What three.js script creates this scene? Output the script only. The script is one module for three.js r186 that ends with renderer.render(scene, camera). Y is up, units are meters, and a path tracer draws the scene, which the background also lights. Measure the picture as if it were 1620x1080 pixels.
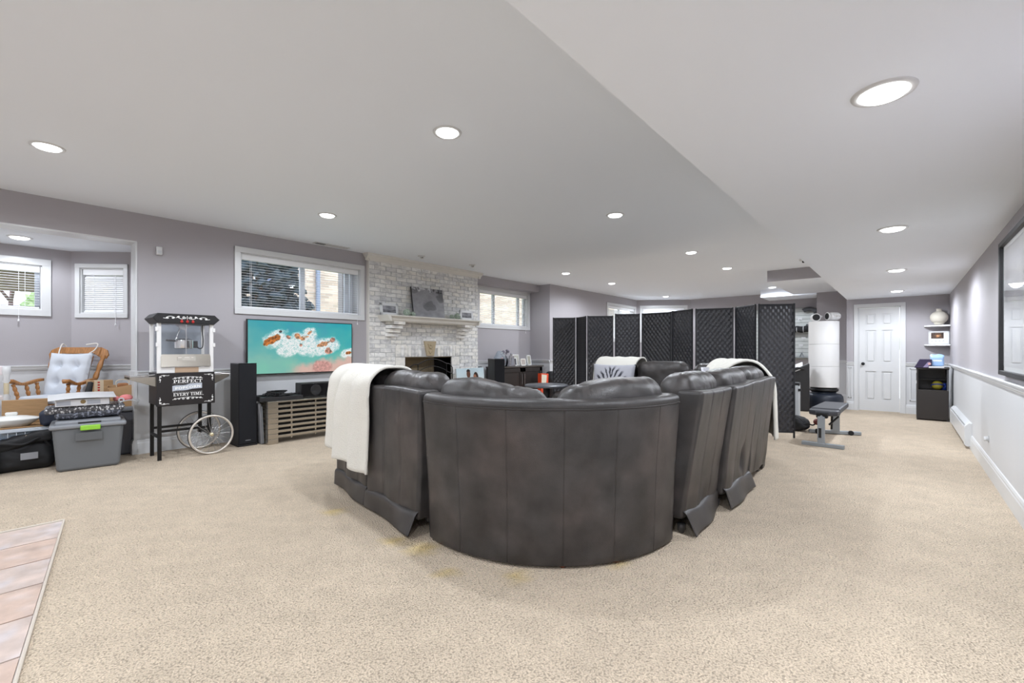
import * as THREE from 'three';
import { RoundedBoxGeometry } from 'three/addons/geometries/RoundedBoxGeometry.js';
import { mergeGeometries, mergeVertices } from 'three/addons/utils/BufferGeometryUtils.js';
import { ImprovedNoise } from 'three/addons/math/ImprovedNoise.js';
import { RectAreaLightUniformsLib } from 'three/addons/lights/RectAreaLightUniformsLib.js';

// ---------- camera, sky, exposure ----------
const scene = new THREE.Scene();
const FOCAL = 714;                                     // pixels, for 1620 x 1080
const camera = new THREE.PerspectiveCamera(2 * Math.atan(540 / FOCAL) * 180 / Math.PI, 1.5, 0.05, 200);
camera.position.set(0, 1.2, 0);
camera.rotation.order = 'YXZ';
camera.rotation.y = 40.97 * Math.PI / 180;
camera.setViewOffset(1620, 1080, 0, -13, 1620, 1080);  // level camera, slight lens rise
scene.background = new THREE.Color().setRGB(1.0, 1.08, 1.22);
scene.backgroundIntensity = 2.5;
const renderer = new THREE.WebGLRenderer({ antialias: true });
renderer.toneMapping = THREE.LinearToneMapping;
renderer.toneMappingExposure = 1.06;
renderer.shadowMap.enabled = true;
RectAreaLightUniformsLib.init();
const LAMP = 9.4;                                      // candela of one ceiling downlight
const LAMP_COLOR = new THREE.Color().setRGB(0.94, 1.0, 1.085);

// ---------- helpers ----------
let seed = 7;
const rnd = () => { seed = (seed * 1664525 + 1013904223) >>> 0; return seed / 4294967296; };
const rr = (a, b) => a + (b - a) * rnd();
const noiseGen = new ImprovedNoise();
const N3 = (x, y, z = 0) => noiseGen.noise(x, y, z);
const fbm = (x, y, z = 0, o = 4) => { let s = 0, a = 0.5, f = 1; for (let i = 0; i < o; i++) { s += a * N3(x * f + 17.3 * i, y * f + 9.1 * i, z * f + i * 3.7); a *= 0.5; f *= 2.03; } return s; };
const clamp = (v, a = 0, b = 1) => Math.min(b, Math.max(a, v));
const mix = (a, b, t) => a + (b - a) * t;
const sstep = (a, b, v) => { const t = clamp((v - a) / (b - a)); return t * t * (3 - 2 * t); };
const names = {};
function numbered(n) { const k = names[n] = (names[n] ?? -1) + 1; return k ? n + '_' + String(k).padStart(3, '0') : n; }
function put(o, parent) { (parent || scene).add(o); return o; }
function mesh(name, geo, mat, parent) {
  const g = Array.isArray(geo) ? merge(geo) : geo;
  const m = new THREE.Mesh(g, mat); m.name = numbered(name); m.castShadow = m.receiveShadow = true;
  return put(m, parent);
}
function tag(o, label, category, group) { o.userData.label = label; o.userData.category = category; if (group) o.userData.group = group; return o; }
function thing(name, label, category, p = [0, 0, 0], ry = 0, group) {
  const o = new THREE.Group(); o.name = numbered(name); o.position.set(...p); o.rotation.y = ry;
  scene.add(o); return tag(o, label, category, group);
}
function struct(name, geo, mat, parent) { const m = mesh(name, geo, mat, parent); if (!parent) m.userData.kind = 'structure'; return m; }
function part(o, label) { o.userData.label = label; return o; }
function merge(gs) {
  const a = gs.map(g => { const h = g.index ? g.toNonIndexed() : g; for (const k of Object.keys(h.attributes)) if (!['position', 'normal', 'uv'].includes(k)) h.deleteAttribute(k); return h; });
  return a.length === 1 ? a[0] : mergeGeometries(a, false);
}
// texture coordinates in metres, by the way each face points
function muv(g, s = 1) {
  const h = g.index ? g.toNonIndexed() : g; const p = h.attributes.position, uv = new Float32Array(p.count * 2);
  const A = new THREE.Vector3(), B = new THREE.Vector3(), C = new THREE.Vector3(), n = new THREE.Vector3();
  for (let i = 0; i < p.count; i += 3) {
    A.fromBufferAttribute(p, i); B.fromBufferAttribute(p, i + 1); C.fromBufferAttribute(p, i + 2);
    n.copy(B).sub(A).cross(C.clone().sub(A)); const ax = Math.abs(n.x), ay = Math.abs(n.y), az = Math.abs(n.z);
    [A, B, C].forEach((v, k) => {
      const [u, w] = ay >= ax && ay >= az ? [v.x, v.z] : ax >= az ? [v.z, v.y] : [v.x, v.y];
      uv[(i + k) * 2] = u * s; uv[(i + k) * 2 + 1] = w * s;
    });
  }
  h.setAttribute('uv', new THREE.BufferAttribute(uv, 2)); return h;
}
function box(w, h, d, x = 0, y = 0, z = 0, r = 0) {
  const g = r ? new RoundedBoxGeometry(w, h, d, 2, Math.min(r, w / 2.01, h / 2.01, d / 2.01)) : new THREE.BoxGeometry(w, h, d);
  g.translate(x, y, z); return muv(g);
}
const bb = (x0, x1, y0, y1, z0, z1, r = 0) => box(Math.abs(x1 - x0), Math.abs(y1 - y0), Math.abs(z1 - z0), (x0 + x1) / 2, (y0 + y1) / 2, (z0 + z1) / 2, r);
function cyl(rt, rb, h, x = 0, y = 0, z = 0, n = 24) { return new THREE.CylinderGeometry(rt, rb, h, n).translate(x, y, z); }
function bar(a, b, r, r2 = r, n = 10) {
  const A = new THREE.Vector3(...a), B = new THREE.Vector3(...b), d = B.clone().sub(A), L = d.length();
  const g = new THREE.CylinderGeometry(r2, r, L, n); g.translate(0, L / 2, 0);
  g.applyQuaternion(new THREE.Quaternion().setFromUnitVectors(new THREE.Vector3(0, 1, 0), d.normalize())); g.translate(...a); return g;
}
function lathe(pts, n = 32, x = 0, y = 0, z = 0) { return new THREE.LatheGeometry(pts.map(p => new THREE.Vector2(Math.max(p[0], 0.0001), p[1])), n).translate(x, y, z); }
function tube(pts, r, seg = 40, n = 8, closed = false) { return new THREE.TubeGeometry(new THREE.CatmullRomCurve3(pts.map(p => new THREE.Vector3(...p)), closed), seg, r, n, closed); }
function prism(pts, depth, bevel = 0) {  // outline in x,y; thickness along z, centred
  const s = new THREE.Shape(pts.map(p => new THREE.Vector2(...p)));
  const g = new THREE.ExtrudeGeometry(s, { depth: depth - 2 * bevel, bevelEnabled: bevel > 0, bevelSize: bevel, bevelThickness: bevel, bevelOffset: -bevel, bevelSegments: 2, curveSegments: 16 });
  return g.translate(0, 0, -depth / 2 + bevel);
}
// moulding: profile of [out, up] swept from a to b (x,z); out points to the left of a->b
function mould(profile, a, b, y = 0) {
  const dx = b[0] - a[0], dz = b[1] - a[1], L = Math.hypot(dx, dz);
  const s = new THREE.Shape(profile.map(p => new THREE.Vector2(...p)));
  const g = new THREE.ExtrudeGeometry(s, { depth: L, bevelEnabled: false });
  const m = new THREE.Matrix4().makeBasis(new THREE.Vector3(dz / L, 0, -dx / L), new THREE.Vector3(0, 1, 0), new THREE.Vector3(dx / L, 0, dz / L));
  g.applyMatrix4(m); g.translate(a[0], y, a[1]); return g;
}
// soft rounded block with enough faces to be shaped by fn(v)
function soft(w, h, d, r, nx, ny, nz, fn) {
  const axis = (L, n) => { const out = []; const k = 4; for (let i = 0; i < k; i++) out.push(-L / 2 + r * (1 - Math.tan(Math.PI / 4 * (1 - i / k)))); for (let i = 0; i <= n; i++) out.push(-L / 2 + r + (L - 2 * r) * i / n); for (let i = 1; i <= k; i++) out.push(L / 2 - r + r * Math.tan(Math.PI / 4 * i / k)); return out; };
  const X = axis(w, nx), Y = axis(h, ny), Z = axis(d, nz), pos = [], idx = [];
  const face = (U, V, f) => { const b = pos.length / 3; for (const v of V) for (const u of U) pos.push(...f(u, v)); for (let j = 0; j < V.length - 1; j++) for (let i = 0; i < U.length - 1; i++) { const a = b + j * U.length + i, c = a + U.length; idx.push(a, a + 1, c, a + 1, c + 1, c); } };
  face(X, Y, (u, v) => [u, v, d / 2]); face(X, Y, (u, v) => [-u, v, -d / 2]);
  face(Z, Y, (u, v) => [w / 2, v, -u]); face(Z, Y, (u, v) => [-w / 2, v, u]);
  face(X, Z, (u, v) => [u, h / 2, -v]); face(X, Z, (u, v) => [u, -h / 2, v]);
  const P = new THREE.Vector3(), I = new THREE.Vector3();
  for (let i = 0; i < pos.length; i += 3) {
    P.set(pos[i], pos[i + 1], pos[i + 2]); I.set(clamp(P.x, -w / 2 + r, w / 2 - r), clamp(P.y, -h / 2 + r, h / 2 - r), clamp(P.z, -d / 2 + r, d / 2 - r));
    const D = P.clone().sub(I); if (D.lengthSq() > 1e-12) P.copy(I).add(D.normalize().multiplyScalar(r));
    if (fn) { fn(P); } pos[i] = P.x; pos[i + 1] = P.y; pos[i + 2] = P.z;
  }
  return shell(pos, idx);
}
function shell(pos, idx) {
  let g = new THREE.BufferGeometry(); g.setAttribute('position', new THREE.Float32BufferAttribute(pos, 3)); g.setIndex(idx);
  g = mergeVertices(g, 1e-5); g.computeVertexNormals(); return muv(g);
}
// sheet u,v -> [x,y,z] with thickness along its normals (closed)
function sheet(f, nu, nv, t) {
  const pos = [], idx = [], top = [];
  for (let j = 0; j <= nv; j++) for (let i = 0; i <= nu; i++) top.push(new THREE.Vector3(...f(i / nu, j / nv)));
  let g = new THREE.BufferGeometry(), ii = [];
  for (let j = 0; j < nv; j++) for (let i = 0; i < nu; i++) { const a = j * (nu + 1) + i, c = a + nu + 1; ii.push(a, a + 1, c, a + 1, c + 1, c); }
  g.setAttribute('position', new THREE.Float32BufferAttribute(top.flatMap(v => v.toArray()), 3)); g.setIndex(ii); g.computeVertexNormals();
  const n = g.attributes.normal, W = nu + 1, K = top.length;
  top.forEach(v => pos.push(v.x, v.y, v.z)); top.forEach((v, k) => pos.push(v.x - n.getX(k) * t, v.y - n.getY(k) * t, v.z - n.getZ(k) * t));
  idx.push(...ii); for (let k = 0; k < ii.length; k += 3) idx.push(ii[k] + K, ii[k + 2] + K, ii[k + 1] + K);
  const edge = (a, b) => idx.push(a, a + K, b, b, a + K, b + K);
  for (let i = 0; i < nu; i++) { edge(i, i + 1); const q = nv * W; edge(q + i + 1, q + i); }
  for (let j = 0; j < nv; j++) { edge((j + 1) * W, j * W); edge(j * W + nu, (j + 1) * W + nu); }
  return shell(pos, idx);
}
// square pillow with pinched corners
function pillow(w, h, d, fn) {
  const f = sgn => (u, v) => { const a = 2 * u - 1, b = 2 * v - 1, q = Math.pow(Math.max(0, (1 - a * a) * (1 - b * b)), 0.42); const pin = 1 - 0.06 * (1 - a * a) * (b * b), pin2 = 1 - 0.06 * (1 - b * b) * (a * a); return [a * w / 2 * pin2, b * h / 2 * pin, sgn * d / 2 * q]; };
  const pos = [], idx = [], n = 28;
  for (const sgn of [1, -1]) { const b = pos.length / 3; for (let j = 0; j <= n; j++) for (let i = 0; i <= n; i++) { const p = new THREE.Vector3(...f(sgn)(i / n, j / n)); if (fn) fn(p, sgn); pos.push(p.x, p.y, p.z); } for (let j = 0; j < n; j++) for (let i = 0; i < n; i++) { const a = b + j * (n + 1) + i, c = a + n + 1; if (sgn > 0) idx.push(a, a + 1, c, a + 1, c + 1, c); else idx.push(a, c, a + 1, a + 1, c, c + 1); } }
  return shell(pos, idx);
}
const at = (g, x, y, z, ry = 0, rx = 0, rz = 0) => g.applyMatrix4(new THREE.Matrix4().compose(new THREE.Vector3(x, y, z), new THREE.Quaternion().setFromEuler(new THREE.Euler(rx, ry, rz, 'YXZ')), new THREE.Vector3(1, 1, 1)));

// ---------- textures ----------
function dataTex(w, h, f, srgb = true, rep = true) {
  const d = new Uint8Array(w * h * 4);
  for (let y = 0; y < h; y++) for (let x = 0; x < w; x++) { const c = f(x / w, y / h, x, y), i = (y * w + x) * 4; d[i] = clamp(c[0], 0, 255); d[i + 1] = clamp(c[1], 0, 255); d[i + 2] = clamp(c[2], 0, 255); d[i + 3] = 255; }
  const t = new THREE.DataTexture(d, w, h); if (srgb) t.colorSpace = THREE.SRGBColorSpace; t.magFilter = THREE.LinearFilter; t.minFilter = THREE.LinearMipmapLinearFilter; t.generateMipmaps = true;
  if (rep) t.wrapS = t.wrapT = THREE.RepeatWrapping; t.needsUpdate = true; return t;
}
// noise that repeats over the unit square
const per = (f, u, v) => { const a = sstep(0.8, 1, u), b = sstep(0.8, 1, v); return mix(mix(f(u, v), f(u - 1, v), a), mix(f(u, v - 1), f(u - 1, v - 1), a), b); };
function canvasTex(w, h, draw) {
  const c = document.createElement('canvas'); c.width = w; c.height = h; draw(c.getContext('2d'), w, h);
  const t = new THREE.CanvasTexture(c); t.colorSpace = THREE.SRGBColorSpace; t.magFilter = THREE.LinearFilter; return t;
}
const hash = (x, y) => { let h = (x * 374761393 + y * 668265263) | 0; h = (h ^ (h >>> 13)) * 1274126177 | 0; return ((h ^ (h >>> 16)) >>> 0) / 4294967296; };
const std = (c, rough = 0.6, metal = 0, o = {}) => new THREE.MeshStandardMaterial({ color: c, roughness: rough, metalness: metal, ...o });
const phys = (c, rough, o = {}) => new THREE.MeshPhysicalMaterial({ color: c, roughness: rough, ...o });
function scaled(t, s) { const c = t.clone(); c.repeat.set(s, s); c.needsUpdate = true; return c; }

// carpet: cut pile tufts, height and colour
const S = 1024, tuft = new Float32Array(S * S);
{ const cells = 160, pts = []; for (let j = 0; j < cells; j++) for (let i = 0; i < cells; i++) pts.push([(i + hash(i, j)) / cells, (j + hash(i + 91, j + 37)) / cells, hash(i + 5, j + 9)]);
  for (let y = 0; y < S; y++) for (let x = 0; x < S; x++) { const u = x / S, v = y / S, ci = Math.floor(u * cells), cj = Math.floor(v * cells); let best = 9, hb = 0;
    for (let dj = -1; dj <= 1; dj++) for (let di = -1; di <= 1; di++) { const p = pts[((cj + dj + cells) % cells) * cells + (ci + di + cells) % cells]; let ax = Math.abs(u - p[0]), ay = Math.abs(v - p[1]); if (ax > 0.5) ax = 1 - ax; if (ay > 0.5) ay = 1 - ay; const d = Math.hypot(ax, ay) * cells; if (d < best) { best = d; hb = p[2]; } }
    tuft[y * S + x] = clamp(1 - best * best * 1.3) * (0.55 + 0.45 * hb); } }
const carpetMap = dataTex(S, S, (u, v, x, y) => { const t = tuft[y * S + x], h = hash(x, y), m = per((a, b) => fbm(a * 9, b * 9, 3), u, v), k = 0.81 + 0.22 * t + (h - 0.5) * 0.12 + m * 0.07; return [226 * k, 207 * k, 183 * k]; });
const carpetBump = dataTex(S, S, (u, v, x, y) => { const t = tuft[y * S + x] * 215 + hash(x, y) * 40; return [t, t, t]; }, false);
const leatherMap = dataTex(1024, 1024, (u, v, x, y) => { const m = per((a, b) => fbm(a * 5, b * 5, 1, 5), u, v), q = per((a, b) => fbm(a * 2.3, b * 2.3, 8, 3), u, v), h = hash(x, y), k = 1 + m * 0.62 + q * 0.3 + (h - 0.5) * 0.07, r = q * 7; return [(60 + r) * k, 57 * k, (56 - r * 0.4) * k]; });
const leatherBump = dataTex(512, 512, (u, v) => { const a = per((p, q) => Math.abs(N3(p * 70, q * 70, 2)) + 0.5 * Math.abs(N3(p * 140, q * 140, 5)), u, v), c = 60 + a * 210; return [c, c, c]; }, false);
const woodMap = dataTex(512, 512, (u, v) => { const g = per((a, b) => Math.sin((a * 26 + fbm(a * 5, b * 1.2, 2) * 9) * 2.2) * 0.5 + fbm(a * 60, b * 4, 6) * 0.9, u, v), k = 1 + g * 0.16; return [168 * k, 116 * k, 66 * k]; });
const brickMap = dataTex(512, 512, (u, v, x, y) => { const m = per((a, b) => fbm(a * 5, b * 7, 4, 4), u, v), w = sstep(-0.32, 0.12, m), h = (hash(x, y) - 0.5) * 12; return [mix(214, 245, w) + h, mix(214, 244, w) + h, mix(214, 241, w) + h]; });
const brickBump = dataTex(512, 512, (u, v) => { const m = per((a, b) => fbm(a * 22, b * 22, 9, 4), u, v), c = 128 + m * 150; return [c, c, c]; }, false);
const wallBump = dataTex(256, 256, (u, v) => { const m = per((a, b) => fbm(a * 30, b * 30, 2, 3), u, v), c = 128 + m * 120; return [c, c, c]; }, false);
const furBump = dataTex(512, 512, (u, v, x, y) => { const m = per((a, b) => fbm(a * 45, b * 45, 7, 3), u, v), c = 120 + m * 170 + hash(x, y) * 45; return [c, c, c]; }, false);
const cardMap = dataTex(256, 256, (u, v, x, y) => { const m = per((a, b) => fbm(a * 5, b * 40, 3, 3), u, v), k = 1 + m * 0.12 + (hash(x, y) - 0.5) * 0.05; return [172 * k, 138 * k, 100 * k]; });
const clothBump = dataTex(256, 256, (u, v, x, y) => { const c = 128 + 60 * Math.sin(x * 0.8) * Math.sin(y * 0.8) + hash(x, y) * 50; return [c, c, c]; }, false);
const tileMap = dataTex(512, 512, (u, v, x, y) => { const m = per((a, b) => fbm(a * 5, b * 5, 11, 4), u, v), q = sstep(-0.1, 0.35, per((a, b) => fbm(a * 3, b * 3, 4, 4), u, v)), k = 1 + m * 0.25 + (hash(x, y) - 0.5) * 0.04; return [mix(188, 196, q) * k, mix(170, 186, q) * k, mix(160, 185, q) * k]; });

// ---------- materials ----------
const M = {
  purple: std('#ada9ad', 0.62, 0, { bumpMap: scaled(wallBump, 3), bumpScale: 0.0006 }),
  white: std('#d0d1d3', 0.42), trim: std('#d6d7d8', 0.32), ceil: std('#f1f6fd', 0.9), nookwall: null,
  carpet: std('#ffffff', 1.0, 0, { map: carpetMap, bumpMap: carpetBump, bumpScale: 0.013, vertexColors: true }),
  leather: phys('#ffffff', 0.36, { map: leatherMap, bumpMap: scaled(leatherBump, 3), bumpScale: 0.0012, specularIntensity: 0.8 }),
  leatherDark: phys('#3c3a3a', 0.5), seam: std('#232222', 0.7),
  black: std('#1c1b1d', 0.5), blackGloss: phys('#121215', 0.18, { clearcoat: 0.5 }), blackMetal: std('#1b1a1a', 0.35, 0.4),
  weave: phys('#2b2b30', 0.38, { clearcoat: 0.25, clearcoatRoughness: 0.4 }), frameBlack: std('#191a1f', 0.4),
  steel: std('#c9c9cb', 0.24, 0.95), chrome: std('#e2e2e4', 0.12, 1), brushed: std('#bdb6ab', 0.22, 0.95), silver: std('#9aa0a6', 0.38, 0.55),
  wood: std('#ffffff', 0.38, 0, { map: scaled(woodMap, 3) }), woodFoot: std('#6b3a24', 0.35),
  mantel: std('#e2dfd8', 0.45), espresso: std('#2a2523', 0.42),
  blanket: std('#e2dfd6', 1, 0, { bumpMap: scaled(furBump, 3), bumpScale: 0.006 }),
  card: std('#ffffff', 0.85, 0, { map: scaled(cardMap, 2) }), kraft: std('#b5916a', 0.85), tape: std('#cdbba0', 0.4),
  tote: std('#6a6d70', 0.5), toteLid: std('#84878c', 0.45), green: std('#8cc63a', 0.4), duffel: std('#19191b', 0.75, 0, { bumpMap: scaled(clothBump, 4), bumpScale: 0.001 }),
  glass: phys('#ffffff', 0.02, { transmission: 1, thickness: 0, ior: 1.5 }), clearPlastic: phys('#e6eef4', 0.12, { transmission: 0.85, thickness: 0, ior: 1.45 }),
  porcelain: phys('#f0f0ec', 0.15, { clearcoat: 0.6 }), cushion: std('#c9ced6', 0.9, 0, { bumpMap: scaled(clothBump, 8), bumpScale: 0.0006 }),
  slat: std('#eff0f2', 0.4), vinyl: std('#dfe4ee', 0.35), red: std('#b3201f', 0.3), sand: std('#b8a88c', 0.85), soot: std('#2a2622', 0.95),
  firebrick: std('#a39479', 0.9), rubber: std('#1b1b1d', 0.8), vinylWhite: phys('#e6e5e4', 0.45, { clearcoat: 0.2 }), navy: std('#252b38', 0.42),
};
const brickTones = ['#ffffff', '#faf9f7', '#f2f2f2', '#fcfaf6', '#e9e9eb'].map(c => std(c, 0.9, 0, { map: scaled(brickMap, 1.5), bumpMap: scaled(brickBump, 4), bumpScale: 0.0012 }));
// ---------- large structure ----------
const H = 2.77, SOF = 2.2, RAIL = 0.955;
// carpet floor with a cut corner for the tiles
{
  const x0 = -8.3, x1 = 0.8, z0 = -14.6, z1 = 4.2, nx = 150, nz = 300;
  const pos = [], uv = [], col = [], idx = []; const keep = [];
  const TX = -2.38, TXL = -4.42, TZ = x => mix(-0.325, -0.045, (x - TXL) / (TX - TXL)); // edge of the tiles
  for (let j = 0; j <= nz; j++) for (let i = 0; i <= nx; i++) {
    const x = mix(x0, x1, i / nx), z = mix(z0, z1, j / nz); pos.push(x, 0, z); uv.push(x / 1.3, z / 1.3);
    const m = fbm(x * 0.9, z * 0.9, 5, 4), q = fbm(x * 3.1, z * 3.1, 2, 3); let k = 0.95 + m * 0.13 + q * 0.08;
    let y = 0; for (const [sx, sz, r] of [[-2.2, -1.7, 0.13], [-2.42, -1.66, 0.1], [-1.86, -1.6, 0.07], [-1.55, -1.82, 0.09], [-3.2, -1.66, 0.1], [-1.2, -2.3, 0.06]]) y = Math.max(y, sstep(r, r * 0.3, Math.hypot(x - sx, z - sz) + 0.05 * fbm(x * 14, z * 14, 1)));
    col.push(k, k * mix(1, 0.93, y), k * mix(1, 0.62, y));
  }
  for (let j = 0; j < nz; j++) for (let i = 0; i < nx; i++) { const a = j * (nx + 1) + i, c = a + nx + 1; idx.push(a, c, a + 1, a + 1, c, c + 1); }
  const g = new THREE.BufferGeometry(); g.setAttribute('position', new THREE.Float32BufferAttribute(pos, 3)); g.setAttribute('uv', new THREE.Float32BufferAttribute(uv, 2)); g.setAttribute('color', new THREE.Float32BufferAttribute(col, 3)); g.setIndex(idx); g.computeVertexNormals();
  const f = new THREE.Mesh(g, M.carpet); f.name = numbered('floor'); f.receiveShadow = true; f.userData.kind = 'structure'; scene.add(f);
  const slab = struct('subfloor', bb(x0, x1, -0.2, -0.02, z0, z1), M.white);
  // quarry tiles flush with the carpet at the lower left of the view
  const base = thing('tile_floor', 'pinkish terracotta tile area set into the carpet at the lower left corner', 'tiles'); base.userData.kind = 'structure';
  const grout = std('#d8d2cb', 0.9), tones = ['#ffffff', '#f3e9e6', '#fff6ee', '#ece4e4'].map(c => std(c, 0.55, 0, { map: scaled(tileMap, 1.6), bumpMap: scaled(brickBump, 2), bumpScale: 0.0015 }));
  const gs = new THREE.Shape([[TXL, -TZ(TXL)], [TX, -TZ(TX)], [TX, -1.3], [TXL, -1.3]].map(p => new THREE.Vector2(...p)));
  mesh('grout_bed', new THREE.ExtrudeGeometry(gs, { depth: 0.006, bevelEnabled: false }).rotateX(-Math.PI / 2), grout, base);
  let k = 0; const step = 0.366;
  for (let i = 0; i < 6; i++) { const xa = TXL + 0.012 + i * step, xb = Math.min(xa + step - 0.011, TX); if (xb - xa < 0.05) continue;
    let z = Math.max(TZ(xa), TZ(xb)) + 0.012, first = true;
    const rows = [0.62 + (i % 3) * 0.2, 1.3];
    let zz0a = TZ(xa) + 0.004, zz0b = TZ(xb) + 0.004;
    for (const zb of rows) { const e = 0.0055; const sh = new THREE.Shape([[xa, -zz0a], [xb, -zz0b], [xb, -(zb - e)], [xa, -(zb - e)]].map(p => new THREE.Vector2(...p)));
      mesh('tile', muv(new THREE.ExtrudeGeometry(sh, { depth: 0.006, bevelEnabled: true, bevelSize: -0.002, bevelThickness: 0.003, bevelSegments: 1 }).rotateX(-Math.PI / 2).translate(0, 0.003, 0)), tones[k++ % 4], base); zz0a = zz0b = zb + e; } }
  mesh('edge_strip', [mould([[0, 0], [0.011, 0], [0.011, 0.014], [0.006, 0.017], [0, 0.014]], [TXL - 0.01, TZ(TXL) + 0.002], [TX + 0.02, TZ(TX) + 0.002]), bb(TXL - 0.02, TXL, 0, 0.016, -0.33, 1.3)], std('#c9bfb2', 0.8), base);
}
// slab of wall between two points with openings: [u0,u1,y0,y1] along a->b, thick outwards (right of a->b)
function wallGeo(a, b, y0, y1, t, holes = []) {
  const dx = b[0] - a[0], dz = b[1] - a[1], L = Math.hypot(dx, dz), us = [0, L], out = [];
  holes.forEach(h => us.push(h[0], h[1])); us.sort((p, q) => p - q);
  for (let i = 0; i < us.length - 1; i++) { const u0 = us[i], u1 = us[i + 1]; if (u1 - u0 < 1e-6) continue; const um = (u0 + u1) / 2; let segs = [[y0, y1]];
    for (const h of holes) if (um > h[0] && um < h[1]) segs = segs.flatMap(([p, q]) => [[p, Math.min(q, h[2])], [Math.max(p, h[3]), q]].filter(s => s[1] - s[0] > 1e-6));
    for (const [p, q] of segs) out.push(box(u1 - u0, q - p, t, um, (p + q) / 2, t / 2)); }
  const m = new THREE.Matrix4().makeBasis(new THREE.Vector3(dx / L, 0, dz / L), new THREE.Vector3(0, 1, 0), new THREE.Vector3(-dz / L, 0, dx / L)).setPosition(a[0], 0, a[1]);
  const g = merge(out); g.applyMatrix4(m); return g;
}
const RAILP = [[0, -0.06], [0.014, -0.06], [0.016, -0.05], [0.022, -0.042], [0.022, -0.022], [0.034, -0.016], [0.036, -0.004], [0.03, 0], [0, 0]];
const BASEP = [[0, 0], [0.017, 0], [0.017, 0.125], [0.013, 0.135], [0.013, 0.148], [0.006, 0.165], [0, 0.17]];
let railN = 1;
function fullWall(side, a, b, o = {}) {   // a->b with the room on its left
  const { top = H + 0.05, t = 0.15, holes = [], dado = true, rail = RAIL, cuts = [], color = M.purple, dadoMat = M.white } = o;
  const name = 'wall_' + side;
  if (dado) { struct(name, wallGeo(a, b, rail, top, t, holes), color); struct('wainscot_' + side, wallGeo(a, b, 0, rail, t, holes), dadoMat); } else struct(name, wallGeo(a, b, 0, top, t, holes), color);
  if (dado) {
    const L = Math.hypot(b[0] - a[0], b[1] - a[1]), P = u => [mix(a[0], b[0], u / L), mix(a[1], b[1], u / L)];
    let u = 0; const segs = []; for (const c of [...cuts, [L, L]]) { if (c[0] - u > 0.01) segs.push([u, c[0]]); u = c[1]; }
    struct('trim_' + railN++, segs.map(s => mould(RAILP, P(s[0]), P(s[1]), rail)), M.trim);
    struct('baseboard_' + side, segs.map(s => mould(BASEP, P(s[0]), P(s[1]), 0)), M.trim);
  }
}
// walls, walked with the room on the left hand
fullWall('right', [0.62, 4.0], [0.62, -11.27]);
fullWall('door', [0.62, -11.27], [-0.87, -11.27], { holes: [[0.665, 1.31, 0, 2.03]], cuts: [[0.593, 1.373]] });
fullWall('recess_side', [-0.87, -11.42], [-0.87, -12.9], { dado: false, t: 0.02 });
fullWall('recess', [-0.85, -12.9], [-1.57, -12.9]);
fullWall('recess_end', [-1.57, -13.05], [-1.57, -14.35], { dado: false, t: 0.02 });
fullWall('far', [-1.55, -14.35], [-5.05, -14.35], { dado: false });
const chA = [-5.05, -14.35], chB = [-6.4, -13.4], chL = Math.hypot(1.35, 0.95);
const chHole = [0.17, chL - 0.17, 1.5, 2.52];
fullWall('bay', chA, chB, { holes: [chHole], dado: false });
fullWall('far_left', [-6.4, -13.4], [-6.4, -8.75], { holes: [[0.15, 1.85, 1.5, 2.48]], cuts: [] });
fullWall('jog', [-6.398, -8.745], [-7.0, -8.745]);
fullWall('window_recess', [-7.0, -8.75], [-7.0, -6.5], { holes: [[0.1, 1.78, 1.75, 2.53]] });
struct('wall_chimney_side', bb(-7.35, -7.2, 0, H + 0.05, -6.6, -3.9), M.purple);
fullWall('left', [-6.65, -4.04], [-6.65, -1.09], { t: 0.25, holes: [[0.14, 1.88, 1.75, 2.49]] });
// alcove with the rocking chair
struct('wall_header', bb(-6.9, -6.65, 2.445, H + 0.05, -1.09, 2.4), M.purple);
struct('trim_header', [bb(-6.9, -6.651, 2.43, 2.446, -1.09, 2.4), bb(-6.9, -6.64, RAIL, 2.43, -1.09, -1.075), bb(-6.9, -6.64, 0, RAIL, -1.09, -1.06), mould(BASEP, [-6.63, -1.06], [-6.9, -1.06])], M.trim);
fullWall('left_near', [-6.65, 2.4], [-6.65, 4.0], { t: 0.25 });
M.nookwall = std('#b9b4c0', 0.62, 0, { bumpMap: scaled(wallBump, 3), bumpScale: 0.0006 });
const NR = 1.01, dgA = [-6.7, -1.96], dgB = [-8.0, -0.66], dgL = Math.hypot(1.3, 1.3);
// the slanted wall: window between the points measured along it
const dgHole = [dgL - Math.SQRT2 * 0.449, dgL - Math.SQRT2 * 0.078, 1.66, 2.24];
fullWall('alcove_slant', dgA, dgB, { top: 2.6, rail: NR, holes: [dgHole], color: M.purple });
fullWall('alcove', [-8.0, -0.66], [-8.0, 2.1], { top: 2.6, rail: NR, holes: [[0.26, 1.75, 1.69, 2.23]], color: M.purple });
fullWall('alcove_slant_near', [-8.0, 2.1], [-6.7, 3.4], { top: 2.6, rail: NR, color: M.purple });
fullWall('back', [-6.65, 4.0], [0.62, 4.0]);
struct('ceiling_alcove', bb(-8.2, -6.9, 2.45, 2.6, -2.1, 3.5), M.ceil);
struct('ceiling', bb(-7.2, -0.86, H, H + 0.15, -14.6, 4.2), M.ceil);
struct('ceiling_soffit', bb(-0.86, 0.8, SOF, H + 0.15, -11.42, 4.2), M.ceil);
// lower ceiling block across the far end of the soffit: painted front, white underside
struct('beam_crossing', bb(-2.06, -0.86, 2.56, H, -12.95, -10.16), M.ceil);
struct('wall_beam_face', bb(-2.06, -0.862, 2.552, H, -10.16, -10.14), M.purple);
struct('beam_far', bb(-2.86, -1.2, 2.575, H, -14.35, -13.3), M.ceil);
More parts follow.
